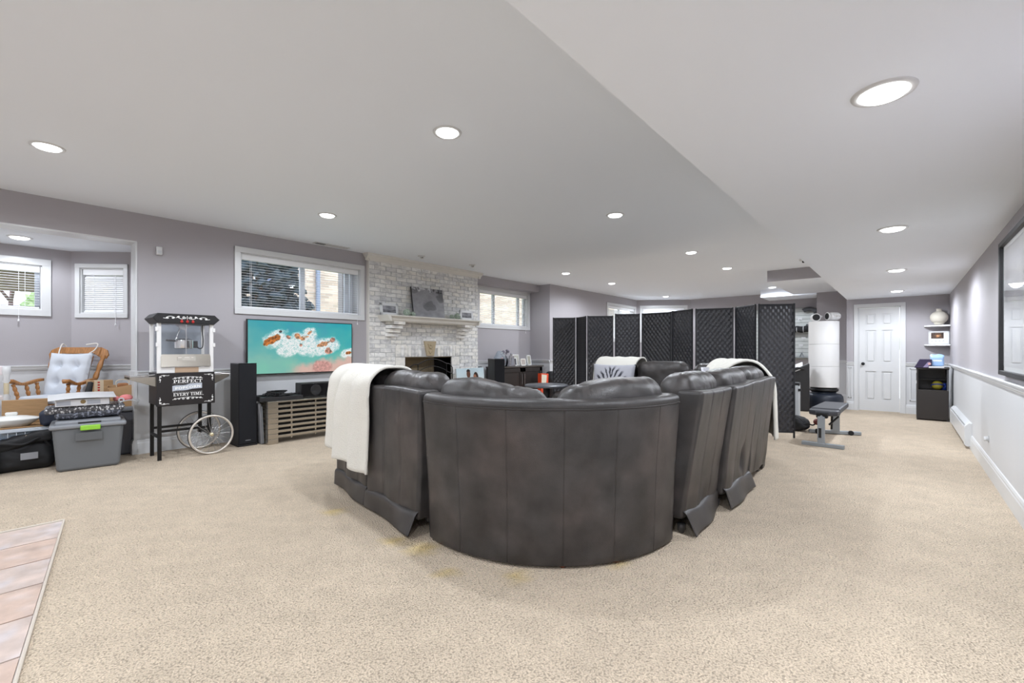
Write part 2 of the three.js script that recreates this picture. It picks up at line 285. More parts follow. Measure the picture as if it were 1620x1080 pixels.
// bulkhead over the second window
struct('bulkhead', bb(-7.0, -6.72, 2.6, H, -8.75, -6.5), M.purple);
// door
{
  const jx0 = -0.69, jx1 = -0.045, z = -11.27;
  struct('trim_door_casing', [bb(jx0 - 0.063, jx0, 0, 2.095, z, z + 0.022, 0.004), bb(jx1, jx1 + 0.072, 0, 2.095, z, z + 0.022, 0.004), bb(jx0 - 0.063, jx1 + 0.072, 2.03, 2.097, z, z + 0.024, 0.004)], M.trim);
  struct('door_jamb', [bb(jx0, jx0 + 0.015, 0, 2.03, z - 0.15, z), bb(jx1 - 0.015, jx1, 0, 2.03, z - 0.15, z), bb(jx0, jx1, 2.015, 2.03, z - 0.15, z)], M.trim);
  const d = thing('door_1', 'white six panel interior door with a dark round knob in the far wall', 'door', [(jx0 + jx1) / 2, 0, z - 0.03]); d.userData.kind = 'structure';
  const w = 0.61, st = 0.1, ms = 0.09; const cols = [[-w / 2 + st, -ms / 2], [ms / 2, w / 2 - st]], rowsY = [[0.22, 0.78], [0.95, 1.58], [1.68, 1.9]];
  const holes = []; cols.forEach(c => rowsY.forEach(r => holes.push([c[0] + w / 2, c[1] + w / 2, r[0], r[1]])));
  const g = wallGeo([-w / 2, 0], [w / 2, 0], 0.012, 2.01, 0.035, holes); g.translate(0, 0, -0.02); mesh('door_slab', g, M.trim, d);
  mesh('door_core', bb(-w / 2, w / 2, 0.012, 2.01, -0.012, -0.004), M.trim, d);
  cols.forEach(c => rowsY.forEach(r => mesh('panel', bb(c[0] + 0.028, c[1] - 0.028, r[0] + 0.028, r[1] - 0.028, -0.006, 0.012, 0.008), M.trim, d)));
  const k = mesh('door_knob', [at(lathe([[0, 0.062], [0.018, 0.06], [0.027, 0.048], [0.027, 0.036], [0.012, 0.026], [0.011, 0.006], [0.029, 0.006], [0.029, 0]], 24), -w / 2 + 0.062, 0.925, 0.015, 0, Math.PI / 2)], M.blackMetal, d);
}
// wainscot panel frames beside the door
struct('trim_panel_frame', (() => { const z = -11.27, f = (x0, x1, y0, y1) => [bb(x0, x1, y1 - 0.02, y1, z, z + 0.012, 0.003), bb(x0, x1, y0, y0 + 0.02, z, z + 0.012, 0.003), bb(x0, x0 + 0.02, y0, y1, z, z + 0.012, 0.003), bb(x1 - 0.02, x1, y0, y1, z, z + 0.012, 0.003)]; return [...f(0.08, 0.56, 0.24, 0.85), ...f(-0.85, -0.79, 0.24, 0.85)]; })(), M.trim);
// ---------- windows ----------
// local frame: x along the wall, y up, z into the room; opening x0..x1, y0..y1 on wall plane z=0, wall t thick
function makeWindow(n, origin, ry, x0, x1, y0, y1, o = {}) {
  const { cas = 0.075, t = 0.15, slats = 17, tilt = 0.12, mullions = [0.5], blindLabel, cord = 0.9, sill = true, cl = 'white' } = o;
  const w = new THREE.Group(); w.name = numbered('window_' + n); w.position.set(...origin); w.rotation.y = ry; w.userData.kind = 'structure'; scene.add(w);
  const W = x1 - x0, cx = (x0 + x1) / 2;
  mesh('window_casing', [bb(x0 - cas, x0, y0 - cas, y1 + cas, 0, 0.022, 0.005), bb(x1, x1 + cas, y0 - cas, y1 + cas, 0, 0.022, 0.005), bb(x0 - cas, x1 + cas, y1, y1 + cas, 0, 0.024, 0.005), bb(x0 - cas, x1 + cas, y0 - cas, y0, 0, 0.024, 0.005)], M.trim, w);
  mesh('window_jamb', [bb(x0, x0 + 0.012, y0, y1, -t, 0), bb(x1 - 0.012, x1, y0, y1, -t, 0), bb(x0, x1, y1 - 0.012, y1, -t, 0), bb(x0, x1, y0, y0 + 0.014, -t, 0.004)], M.trim, w);
  const zf = -t + 0.05, f = 0.045;
  mesh('window_frame', [bb(x0 + 0.012, x0 + 0.012 + f, y0, y1, zf - 0.04, zf), bb(x1 - 0.012 - f, x1 - 0.012, y0, y1, zf - 0.04, zf), bb(x0, x1, y1 - f, y1, zf - 0.04, zf), bb(x0, x1, y0, y0 + f, zf - 0.04, zf)], M.vinyl, w);
  const ms = mullions.map(m => x0 + W * m); ms.forEach(m => mesh('mullion', bb(m - 0.035, m + 0.035, y0 + f, y1 - f, zf - 0.035, zf + 0.012, 0.004), M.vinyl, w));
  const ed = [x0 + 0.057, ...ms.flatMap(m => [m - 0.035, m + 0.035]), x1 - 0.057];
  for (let i = 0; i < ed.length; i += 2) mesh('pane', bb(ed[i], ed[i + 1], y0 + f, y1 - f, zf - 0.022, zf - 0.018), M.glass, w);
  if (!blindLabel) return w;
  const b = thing('window_blind', blindLabel, 'blind', origin, ry);
  const zb = -0.045, h0 = y1 - 0.085;
  mesh('valance', bb(x0 + 0.016, x1 - 0.016, h0, y1 - 0.012, zb - 0.03, zb + 0.032, 0.006), M.slat, b);
  const bot = y0 + 0.03, step = (h0 - bot) / slats, sg = new THREE.BoxGeometry(W - 0.04, 0.0028, 0.048).rotateX(tilt);
  for (let i = 1; i < slats; i++) { const m = mesh('slat', sg, M.slat, b); m.position.set(cx, bot + step * i, zb); }
  mesh('bottom_rail', bb(x0 + 0.02, x1 - 0.02, y0 + 0.016, y0 + 0.034, zb - 0.025, zb + 0.025, 0.004), M.slat, b);
  const nl = Math.max(2, Math.round(W / 0.55)); for (let i = 0; i < nl; i++) { const x = mix(x0 + 0.14, x1 - 0.14, nl === 1 ? 0.5 : i / (nl - 1)); mesh('ladder_cord', [bb(x - 0.0015, x + 0.0015, bot, h0, zb + 0.024, zb + 0.0265), bb(x - 0.0015, x + 0.0015, bot, h0, zb - 0.0265, zb - 0.024)], M.slat, b); }
  const xc = mix(x0, x1, cord); mesh('pull_cord', [bb(xc - 0.002, xc + 0.002, y0 - 0.12, h0, zb + 0.075, zb + 0.079), lathe([[0, 0.03], [0.006, 0.028], [0.011, 0.0], [0, 0]], 10, xc, y0 - 0.15, zb + 0.077)], M.slat, b);
  return w;
}
const Q = Math.PI / 2;
// facing +x walls: local x = -z of the world
makeWindow(1, [-6.65, 0, 0], Q, 2.16, 3.9, 1.75, 2.49, { t: 0.25, slats: 18, mullions: [0.52, 0.93], blindLabel: 'open white slatted blind in the window above the television', cord: 0.965 });
makeWindow(2, [-7.0, 0, 0], Q, 6.97, 8.65, 1.75, 2.53, { slats: 17, mullions: [0.33, 0.85], tilt: 0.3, blindLabel: 'half open white slatted blind in the window right of the fireplace', cord: 0.93 });
makeWindow(3, [-8.0, 0, 0], Q, -1.09, 0.40, 1.69, 2.23, { slats: 14, mullions: [0.5], tilt: 0.02, blindLabel: 'open white blind before the garden view at the left edge', cord: 0.87, cas: 0.08 });
// slanted alcove wall, normal (1,0,1)/sqrt2 : local x runs from (-8,-0.66) towards (-6.7,-1.96)
makeWindow(4, [-8.0, 0, -0.66], Math.PI / 4, Math.SQRT2 * 0.078, Math.SQRT2 * 0.449, 1.66, 2.24, { slats: 18, mullions: [], tilt: 0.95, blindLabel: 'closed white blind in the slanted wall behind the rocking chair', cord: 0.85, cas: 0.055 });
makeWindow(5, [-6.4, 0, 0], Q, 11.55, 13.25, 1.5, 2.48, { slats: 22, mullions: [0.5], tilt: 0.9, blindLabel: 'nearly closed white blind behind the left black screen', cord: 0.9 });
makeWindow(6, [-6.4, 0, -13.4], Math.atan2(0.95, 1.35), chL - chHole[1], chL - chHole[0], 1.5, 2.52, { slats: 22, mullions: [0.5], tilt: 1.0, blindLabel: 'bright closed white blind in the slanted far corner wall', cord: 0.9 });

// ---------- outdoors ----------
struct('ground', [bb(-30, -8.6, 1.2, 1.5, -25, 12), bb(-8.6, -7.4, 1.2, 1.5, -25, -2.6), bb(-7.4, 2, 1.2, 1.5, -25, -15)], std('#8fa36a', 0.95));
{
  const o = thing('neighbour_house', 'cream brick neighbouring house seen through the windows beside the fireplace', 'house', [-12.6, 1.5, -7]);
  const brk = dataTex(256, 256, (u, v, x, y) => { const row = Math.floor(y / 16), mx = (x + (row % 2) * 24) % 48, j = y % 16 < 2 || mx < 2, n = 1 + (hash(Math.floor((x + (row % 2) * 24) / 48), row) - 0.5) * 0.2; return j ? [225, 216, 208] : [222 * n, 200 * n, 184 * n]; });
  mesh('house_wall', muv(new THREE.BoxGeometry(0.3, 8, 21).translate(-0.15, 4, -6), 0.8), std('#ffffff', 0.9, 0, { map: brk }), o);
  for (const z of [2.1, -0.6, -4.2]) { const f = mesh('house_window', [bb(0, 0.05, 1.0, 2.3, z - 0.5, z - 0.42), bb(0, 0.05, 1.0, 2.3, z + 0.42, z + 0.5), bb(0, 0.05, 2.22, 2.3, z - 0.5, z + 0.5), bb(0, 0.05, 1.0, 1.08, z - 0.5, z + 0.5)], M.vinyl, o); mesh('pane', bb(0.005, 0.012, 1.08, 2.22, z - 0.42, z + 0.42), phys('#5d6f95', 0.1), f); }
  mesh('downspout', bb(0.02, 0.12, 0, 5.5, 0.9, 1.0, 0.02), std('#8e9ab5', 0.5), o);
  mesh('roof', bb(-0.8, 0.5, 8, 8.3, -17, 5), std('#6a6a70', 0.9), o);
}
function tree(name, label, p, h, r, base, mat, n, leaf, spread) {
  const o = thing(name, label, 'tree', p);
  mesh('trunk', bar([0, 0, 0], [0, h * 0.9, 0], r * 0.09, r * 0.03), std('#5a4636', 0.95), o);
  const gs = []; for (let i = 0; i < n; i++) { const t = Math.pow(rnd(), 0.8), y = mix(base, h, t), rad = r * spread(t) * Math.sqrt(rr(0.25, 1)), a = rr(0, 6.283); const g = new THREE.ConeGeometry(leaf * rr(0.5, 1.1), leaf * rr(1.4, 2.4), 4, 1); g.rotateX(rr(1.2, 2.2)); g.rotateY(rr(0, 6.28)); g.translate(Math.cos(a) * rad, y, Math.sin(a) * rad); gs.push(g); }
  mesh('foliage', gs, mat, o); return o;
}
tree('evergreen_tree', 'dark blue green evergreen tree outside the window above the television', [-9.9, 1.5, -3.55], 3.2, 1.0, 0.1, std('#33434d', 0.9), 1500, 0.1, t => 1.05 - 0.75 * t);
tree('garden_bush', 'bright green leafy bush outside the left edge window', [-13.6, 1.5, -0.98], 1.0, 0.5, 0.1, std('#bcd6a0', 0.9), 500, 0.11, t => Math.sqrt(Math.max(0.05, 1 - (2 * t - 1) ** 2)));
{
  const o = thing('timber_deck', 'weathered timber deck with joists and a thick beam outside the left window', 'deck', [-9.6, 0, 0.4]);
  const wd = std('#b7ac98', 0.85, 0, { map: scaled(dataTex(256, 64, (u, v) => { const k = 1 + per((a, b) => fbm(a * 3, b * 18, 5, 4), u, v) * 0.35; return [205 * k, 200 * k, 186 * k]; }), 0.7) });
  mesh('beam', muv(new THREE.BoxGeometry(0.09, 0.27, 6).translate(0.2, 2.16, 0)), wd, o);
  for (let i = 0; i < 10; i++) mesh('joist', bb(-1.6, 0.7, 2.31, 2.5, -2.6 + i * 0.55, -2.56 + i * 0.55), wd, o);
  mesh('deck_boards', Array.from({ length: 16 }, (_, i) => bb(-1.7 + i * 0.15, -1.56 + i * 0.15, 2.5, 2.53, -3, 3)), std('#8b8a6d', 0.9), o);
  for (const z of [-2.7, 2.6]) mesh('post', bb(0.14, 0.26, 1.5, 2.02, z - 0.06, z + 0.06), wd, o);
}
{
  const o = thing('bare_tree', 'bare pinkish branches of a small garden tree outside the left window', 'tree', [-12, 1.5, -0.22]); const gs = [];
  const grow = (p, d, l, r, k) => { const q = [p[0] + d[0] * l, p[1] + d[1] * l, p[2] + d[2] * l]; gs.push(bar(p, q, r, r * 0.7, 5)); if (k) for (let i = 0; i < 3; i++) { const e = [d[0] + rr(-0.7, 0.7), d[1] + rr(-0.2, 0.5), d[2] + rr(-0.8, 0.8)], m = Math.hypot(...e); grow(q, e.map(v => v / m), l * rr(0.6, 0.85), r * 0.6, k - 1); } };
  grow([0, 0, 0], [0, 1, 0], 0.55, 0.05, 5); mesh('branches', gs, std('#8f7272', 0.9), o);
}
{
  const o = thing('garden_sapling', 'thin bare forked sapling outside the window right of the fireplace', 'tree', [-8.3, 1.5, -7.2]);
  mesh('branch', [tube([[0, 0, 0], [0.05, 0.3, -0.12], [0.05, 0.6, -0.4], [0, 0.9, -0.62]], 0.012), tube([[0.02, 0.1, -0.03], [0, 0.35, -0.35], [0, 0.6, -0.62]], 0.009)], std('#55484a', 0.9), o);
}

// ---------- ceiling fittings ----------
const lensMat = new THREE.MeshStandardMaterial({ color: '#ffffff', emissive: '#ffffff', emissiveIntensity: 5, roughness: 0.5 });
function downlight(x, y, z, label, power = 1) {
  const group = 'recessed ceiling downlights';
  const o = thing('ceiling_light', label, 'light', [x, y, z], 0, group);
  mesh('trim_ring', lathe([[0.079, 0], [0.079, -0.005], [0.084, -0.008], [0.1, -0.007], [0.104, 0]], 40), M.trim, o);
  mesh('lens', lathe([[0, -0.024], [0.05, -0.022], [0.07, -0.016], [0.08, -0.001], [0, -0.001]], 32), lensMat, o);
  const l = new THREE.SpotLight(LAMP_COLOR, LAMP * power, 0, 1.5, 0.3, 2); l.position.set(0, -0.012, 0); l.target.position.set(0, -1, 0); l.castShadow = true; l.shadow.radius = 3; l.shadow.mapSize.set(512, 512); l.shadow.camera.near = 0.02; l.shadow.bias = -0.002;
  l.name = 'lamp'; o.add(l, l.target); l.target.name = 'aim'; return o;
}
downlight(-2.49, H, -2.155, 'large round ceiling light above the curved sofa, lit');
downlight(-5.0, H, -0.28, 'ceiling light nearest the alcove, at the far left');
downlight(-5.08, H, -2.563, 'ceiling light in front of the window above the television');
downlight(-2.54, H, -4.76, 'ceiling light right of the fireplace, in front of the soffit edge');
downlight(-2.59, H, -7.39, 'ceiling light above the middle of the black screens');
downlight(-2.57, H, -9.27, 'ceiling light just behind the black screens, near the lowered ceiling');
downlight(-5.24, H, -7.72, 'ceiling light before the corner right of the second window');
downlight(-5.22, H, -9.61, 'ceiling light above the third black screen panel from the left');
downlight(-5.29, H, -13.0, 'faint ceiling light at the far slanted corner');
downlight(-2.5, H, -12.85, 'ceiling light glowing beside the white far beam');
downlight(-0.06, SOF, -2.27, 'big nearest light in the low soffit at the upper right');
downlight(-0.07, SOF, -4.87, 'second light along the low soffit');
downlight(-0.07, SOF, -7.44, 'third light along the low soffit');
downlight(-0.09, SOF, -10.08, 'last soffit light in front of the white door');
downlight(-7.42, 2.45, -0.2, 'ceiling light inside the alcove above the rocking chair', 0.35);
// the same rows run on behind the camera
downlight(-2.49, H, 0.45, 'ceiling light of the middle row behind the camera'); downlight(-2.49, H, 2.9, 'last ceiling light of the middle row behind the camera');
downlight(-5.0, H, 2.2, 'ceiling light of the left row behind the camera'); downlight(-0.06, SOF, 0.35, 'soffit light behind the camera'); downlight(-0.06, SOF, 2.9, 'last soffit light behind the camera');
downlight(-7.42, 2.45, 1.5, 'second ceiling light in the alcove out of view', 0.5);
for (const [x, z, l] of [[-6.11, -4.72, 'left small unlit eyeball spotlight in the ceiling above the mantel'], [-6.04, -5.83, 'right small unlit eyeball spotlight in the ceiling above the mantel']]) {
  const o = thing('eyeball_light', l, 'light', [x, H, z], 0, 'unlit eyeball lights above the mantel');
  mesh('trim_ring', lathe([[0.035, 0], [0.035, -0.006], [0.05, -0.009], [0.062, -0.004], [0.064, 0]], 28), M.trim, o);
  mesh('eyeball', at(lathe([[0.02, -0.02], [0.026, -0.04], [0.034, -0.02], [0.034, 0.0], [0, 0.0], [0, -0.02]], 24), 0, 0, 0, 0, 0, 0.5), M.trim, o); mesh('bulb', at(cyl(0.02, 0.02, 0.01, 0.006, -0.02, 0, 20), 0, 0, 0, 0, 0, 0.5), M.black, o);
}
{ const o = thing('camera_dome', 'small white ceiling sensor beside the soffit edge', 'sensor', [-1.32, H, -9.2]); mesh('mount', lathe([[0, -0.03], [0.05, -0.03], [0.06, 0]], 24), M.trim, o); mesh('lens_ball', new THREE.SphereGeometry(0.022, 20, 14).translate(0.01, -0.05, 0.01), M.black, o); }
{ const o = thing('ceiling_vent', 'white ceiling register with a dark slot above the television window', 'vent', [-6.5, H, -3.3]); mesh('frame', bb(-0.06, 0.06, -0.008, 0, -0.32, 0.22, 0.003), M.trim, o); mesh('slot', bb(-0.035, 0.035, -0.011, -0.006, 0.06, 0.19), M.soot, o); for (let i = 0; i < 3; i++) mesh('louver', bb(-0.02 + i * 0.02, -0.012 + i * 0.02, -0.013, -0.008, 0.06, 0.19), M.silver, o); }
{ const o = thing('motion_sensor', 'small white motion sensor high on the wall left of the window', 'sensor', [-6.65, 2.365, -1.29], Q); mesh('body', soft(0.06, 0.1, 0.045, 0.014, 2, 2, 2).translate(0, 0, 0.022), M.trim, o); mesh('eye', bb(-0.02, 0.02, -0.03, 0, 0.042, 0.048, 0.002), std('#cfd2d6', 0.2), o); }
// ---------- brick fireplace ----------
{
  const o = thing('fireplace', 'whitewashed grey brick fireplace with a pale mantel and an open firebox', 'fireplace', [-6.59, 0, -5.275], Q);   // local x = -(z + 5.275), z towards the room
  const W = 1.245, fbL = -0.535, fbR = 0.535, fbT = 1.07;
  const top = 2.66, mortar = std('#c6c6c6', 0.95);
  mesh('masonry_core', [bb(-W + 0.012, fbL, 0, top, -0.6, -0.006), bb(fbR, W - 0.012, 0, top, -0.6, -0.006), bb(fbL, fbR, fbT, top, -0.6, -0.006)], mortar, o);
  const box0 = mesh('firebox', [bb(fbL, fbR, 0.2, 0.24, -0.55, 0), bb(fbL - 0.02, fbL, 0.2, fbT, -0.55, -0.02), bb(fbR, fbR + 0.02, 0.2, fbT, -0.55, -0.02), bb(fbL, fbR, 0.2, fbT, -0.57, -0.53), bb(fbL, fbR, fbT - 0.01, fbT + 0.03, -0.55, -0.02)], M.firebrick, o);
  const ch = 0.0722, bl = 0.2115, stuff = [];
  const geos = [0, 1, 2, 3].map(i => { const g = new THREE.BoxGeometry(1, 1, 1); const p = g.attributes.position; for (let k = 0; k < p.count; k++) if (p.getZ(k) > 0) p.setXYZ(k, p.getX(k) * 0.985, p.getY(k) * 0.95, 0.5 + 0.12 * (hash(i * 7 + Math.round(p.getX(k) * 2 + 2), Math.round(p.getY(k) * 2 + 5)) - 0.5)); g.computeVertexNormals(); return g; });
  const cut = (x0, x1, y0, y1) => {   // leave out what the opening, its surround and the corbels take
    if (y0 < 1.3 && x1 > -0.74 && x0 < 0.74) { if (y1 <= 1.275) { const out = []; if (x0 < -0.74) out.push([x0, -0.745]); if (x1 > 0.74) out.push([0.745, x1]); return out; } }
    return [[x0, x1]];
  };
  let n = 0;
  for (let r = 0; r < Math.round(top / ch); r++) {
    const y0 = r * ch, y1 = y0 + ch - 0.0062; let x = -W - (r % 2) * bl / 2;
    while (x < W - 0.02) { const a = Math.max(x, -W), b = Math.min(x + bl - 0.006, W); x += bl; if (b - a < 0.04) continue;
      for (const [c, d] of cut(a, b, y0, y1)) { if (d - c < 0.03) continue; const i = n++, deep = 0.09 + 0.003 * hash(i, 3), t = brickTones[Math.floor(hash(i, 11) * 5)];
        const g = geos[i % 4];
        if (y0 > 0.86) { const u = muvBrick(g, i); const m = mesh('brick', u, t, o); m.scale.set(d - c, y1 - y0, deep); m.position.set((c + d) / 2, (y0 + y1) / 2, -deep / 2 + 0.004 * hash(i, 5)); }
        else stuff.push(bb(c, d, y0, y1, -0.09, 0.004 * hash(i, 5))); } }
  }
  mesh('lower_brickwork', stuff, brickTones[1], o).userData.kind = 'stuff';
  // soldier course over the opening and the upright bricks beside it
  for (let i = 0; i < 17; i++) { const x = -0.595 + i * 0.0744; if (Math.abs(x) < 0.15) continue; mesh('soldier_brick', bb(x - 0.033, x + 0.033, 1.075, 1.27, -0.09, 0.006 + 0.003 * hash(i, 1), 0.004), brickTones[(i * 3) % 5], o); }
  for (const s of [-1, 1]) { mesh('pier_brick', bb(s * 0.635, s * 0.735, 1.08, 1.27, -0.09, 0.008, 0.004), brickTones[3], o); for (let k = 0; k < 5; k++) mesh('pier_brick', bb(s * 0.54, s * 0.735, 0.22 + k * 0.171, 0.383 + k * 0.171, -0.09, 0.006, 0.004), brickTones[k % 2 ? 0 : 3], o); }
  // carved keystone
  const ks = mesh('keystone', prism([[-0.135, 1.355], [0.135, 1.355], [0.085, 1.085], [-0.07, 1.085]], 0.1, 0.006).translate(0, 0, -0.02), M.sand, o); part(ks, 'sandy carved keystone');
  mesh('carving', [tube([[-0.06, 1.31, 0.032], [-0.02, 1.24, 0.038], [0.03, 1.22, 0.038], [0.065, 1.28, 0.032]], 0.01, 20), tube([[-0.04, 1.18, 0.032], [0, 1.13, 0.038], [0.045, 1.17, 0.032]], 0.009, 16), new THREE.SphereGeometry(0.02, 14, 10).translate(0.005, 1.29, 0.03)], M.sand, ks);
  mesh('keystone_cap', bb(-0.16, 0.15, 1.358, 1.4, -0.05, 0.01, 0.004), brickTones[0], o);
  // stepped corbels
  for (const [x0, x1] of [[-0.93, -0.7], [0.67, 0.89]]) for (let k = 0; k < 4; k++) { const y1 = 1.68 - k * 0.066, out = 0.235 - k * 0.055; mesh('corbel_brick', bb(x0 - 0.005 * k, x1 + 0.002 * k - k * 0.012, y1 - 0.058, y1, -0.05, out, 0.005), brickTones[k % 2 ? 0 : 3], o); }
  // mantel shelf: flat top with a cove below
  const mp = [[0, 1.672], [0.235, 1.672], [0.25, 1.69], [0.26, 1.72], [0.285, 1.748], [0.3, 1.752], [0.3, 1.772], [0, 1.772]];
  const ml = mesh('mantel', [mould(mp, [1.0, 0], [-1.03, 0])], M.mantel, o);
  mesh('mantel_return', prism([[-1.1, 1.772], [-1.03, 1.772], [-1.0, 1.672], [-1.03, 1.672]], 0.3).translate(0, 0, 0.15), M.mantel, ml); mesh('mantel_return', prism([[1.07, 1.772], [1.0, 1.772], [0.97, 1.672], [1.0, 1.672]], 0.3).translate(0, 0, 0.15), M.mantel, ml);
  // crown under the ceiling
  const cp = [[0, 2.655], [0.012, 2.655], [0.02, 2.68], [0.06, 2.72], [0.085, 2.735], [0.085, 2.77], [0, 2.77]];
  mesh('crown_moulding', [mould(cp, [W + 0.07, 0], [-W - 0.07, 0]), prism([[-W - 0.085, 2.77], [-W, 2.77], [-W, 2.655], [-W - 0.02, 2.68], [-W - 0.06, 2.73]], 0.4).translate(0, 0, -0.16), prism([[W + 0.085, 2.77], [W, 2.77], [W, 2.655], [W + 0.02, 2.68], [W + 0.06, 2.73]], 0.4).translate(0, 0, -0.16)], M.mantel, o);
  mesh('edge_bead', bb(-W - 0.012, -W + 0.004, 0, 2.66, -0.07, 0.008, 0.004), M.mantel, o);
  // three-panel screen in front of the opening
  const s = thing('fire_screen', 'black arched wire fireplace screen with folding side panels', 'screen', [-6.55, 0.24, -5.275], Q);
  const arch = []; for (let i = 0; i <= 12; i++) { const u = i / 12; arch.push([mix(-0.33, 0.33, u), 0.7 + 0.09 * Math.sin(Math.PI * u), 0.05]); }
  const leg = (a, b) => bar(a, b, 0.009, 0.009, 8);
  mesh('centre_frame', [tube(arch, 0.009, 30), leg([-0.33, 0, 0.05], [-0.33, 0.7, 0.05]), leg([0.33, 0, 0.05], [0.33, 0.7, 0.05]), leg([-0.33, 0.02, 0.05], [0.33, 0.02, 0.05]), tube(arch.map(p => [p[0], p[1] - 0.13, p[2]]), 0.006, 24), leg([-0.33, 0.35, 0.05], [0.33, 0.35, 0.05])], M.black, s);
  for (const q of [-1, 1]) mesh('side_frame', [leg([q * 0.33, 0, 0.05], [q * 0.33, 0.7, 0.05]), leg([q * 0.52, 0, 0.0], [q * 0.52, 0.62, 0.0]), tube([[q * 0.33, 0.7, 0.05], [q * 0.42, 0.69, 0.03], [q * 0.52, 0.62, 0.0]], 0.009, 12), leg([q * 0.33, 0.56, 0.05], [q * 0.52, 0.5, 0]), leg([q * 0.33, 0.02, 0.05], [q * 0.52, 0.02, 0])], M.black, s);
  const wires = []; for (let i = -15; i <= 15; i++) wires.push(bb(i * 0.0215 - 0.0008, i * 0.0215 + 0.0008, 0.02, 0.7 + 0.06 * Math.cos(i / 10), 0.049, 0.051)); mesh('mesh_wires', wires, M.black, s).userData.kind = 'stuff';
  const lg = thing('log_grate', 'dark iron log grate inside the firebox', 'grate', [-6.85, 0.24, -5.3], Q); mesh('bars', [-0.25, -0.1, 0.05, 0.2].map(x => bb(x, x + 0.02, 0.06, 0.08, -0.15, 0.15)).concat([bb(-0.3, 0.28, 0.04, 0.06, -0.1, -0.08), bb(-0.3, 0.28, 0.04, 0.06, 0.08, 0.1), bb(-0.28, -0.26, 0, 0.05, 0.08, 0.1), bb(0.24, 0.26, 0, 0.05, 0.08, 0.1), bb(-0.28, -0.26, 0, 0.05, -0.1, -0.08), bb(0.24, 0.26, 0, 0.05, -0.1, -0.08)]), M.black, lg);
  for (let k = 0; k < 2; k++) { const g = tag(mesh('log', bar([-6.85 + 0.05 * k, 0.37, -5.05 - 0.05 * k], [-6.9 + 0.12 * k, 0.38, -5.55 + 0.04 * k], 0.05, 0.045, 12), M.soot), k ? 'charred front log on the grate' : 'charred rear log on the grate', 'log'); }
}
function muvBrick(g, i) { const h = g.toNonIndexed(), uv = h.attributes.uv; for (let k = 0; k < uv.count; k++) uv.setXY(k, uv.getX(k) * 0.21 + hash(i, 21), uv.getY(k) * 0.07 + hash(i, 22)); return h; }
// things on the mantel (shelf top at y 1.772)
function photoFrame(label, p, ry, w, h, lean, picture, fw = 0.032, mat = M.trim) {
  const o = thing('picture_frame', label, 'picture frame', p, ry);
  const t = (g) => at(g, 0, 0, 0, 0, -lean);
  mesh('frame', [bb(-w / 2, w / 2, h - fw, h, -0.01, 0.012, 0.003), bb(-w / 2, w / 2, 0, fw, -0.01, 0.012, 0.003), bb(-w / 2, -w / 2 + fw, 0, h, -0.01, 0.012, 0.003), bb(w / 2 - fw, w / 2, 0, h, -0.01, 0.012, 0.003)].map(t), mat, o);
  mesh('photo', t(fitUV(new THREE.BoxGeometry(w - fw * 1.6, h - fw * 1.6, 0.008).translate(0, h / 2, 0))), picture, o);
  mesh('easel_back', t(bb(-0.02, 0.02, 0.02, h * 0.75, -0.016, -0.01)), M.black, o); return o;
}
function fitUV(g) { g.computeBoundingBox(); const b = g.boundingBox, p = g.attributes.position, uv = g.attributes.uv; for (let i = 0; i < p.count; i++) uv.setXY(i, (p.getX(i) - b.min.x) / (b.max.x - b.min.x), (p.getY(i) - b.min.y) / (b.max.y - b.min.y)); return g; }
const greyPhoto = std('#ffffff', 0.15, 0, { map: dataTex(128, 96, (u, v) => { const m = fbm(u * 3, v * 6, 31), k = 112 + m * 70 + 30 * sstep(0.3, 0.5, v); return [k, k, k + 5]; }, true, false) });
photoFrame('white landscape photo frame at the left end of the mantel', [-6.47, 1.772, -4.34], Q, 0.345, 0.205, 0.12, greyPhoto, 0.045);
photoFrame('white landscape photo frame at the right end of the mantel', [-6.42, 1.772, -6.05], Q, 0.34, 0.19, 0.12, greyPhoto, 0.045);
{
  const o = thing('canvas_panel', 'large grey blurred picture panel leaning above the middle of the mantel', 'picture', [-6.45, 1.772, -5.165], Q);
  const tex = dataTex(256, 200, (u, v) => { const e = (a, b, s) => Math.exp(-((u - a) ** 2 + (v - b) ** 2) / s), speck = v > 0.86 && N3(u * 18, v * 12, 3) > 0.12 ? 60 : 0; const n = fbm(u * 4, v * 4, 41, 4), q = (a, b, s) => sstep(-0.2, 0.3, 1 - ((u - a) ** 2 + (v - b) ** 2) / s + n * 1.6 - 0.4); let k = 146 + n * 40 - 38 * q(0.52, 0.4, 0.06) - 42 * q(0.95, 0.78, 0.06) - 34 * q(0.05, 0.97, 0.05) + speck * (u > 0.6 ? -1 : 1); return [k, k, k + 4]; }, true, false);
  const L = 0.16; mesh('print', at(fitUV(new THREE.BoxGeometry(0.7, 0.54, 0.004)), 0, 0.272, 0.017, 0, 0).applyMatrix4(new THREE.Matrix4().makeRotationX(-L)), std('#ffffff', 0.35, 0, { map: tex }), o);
  mesh('backing', bb(-0.355, 0.355, 0, 0.545, -0.015, 0.0145, 0.004).applyMatrix4(new THREE.Matrix4().makeRotationX(-L)), M.black, o);
}
const bubble = phys('#dfe9df', 0.08, { transmission: 0.75, thickness: 0, ior: 1.45 });
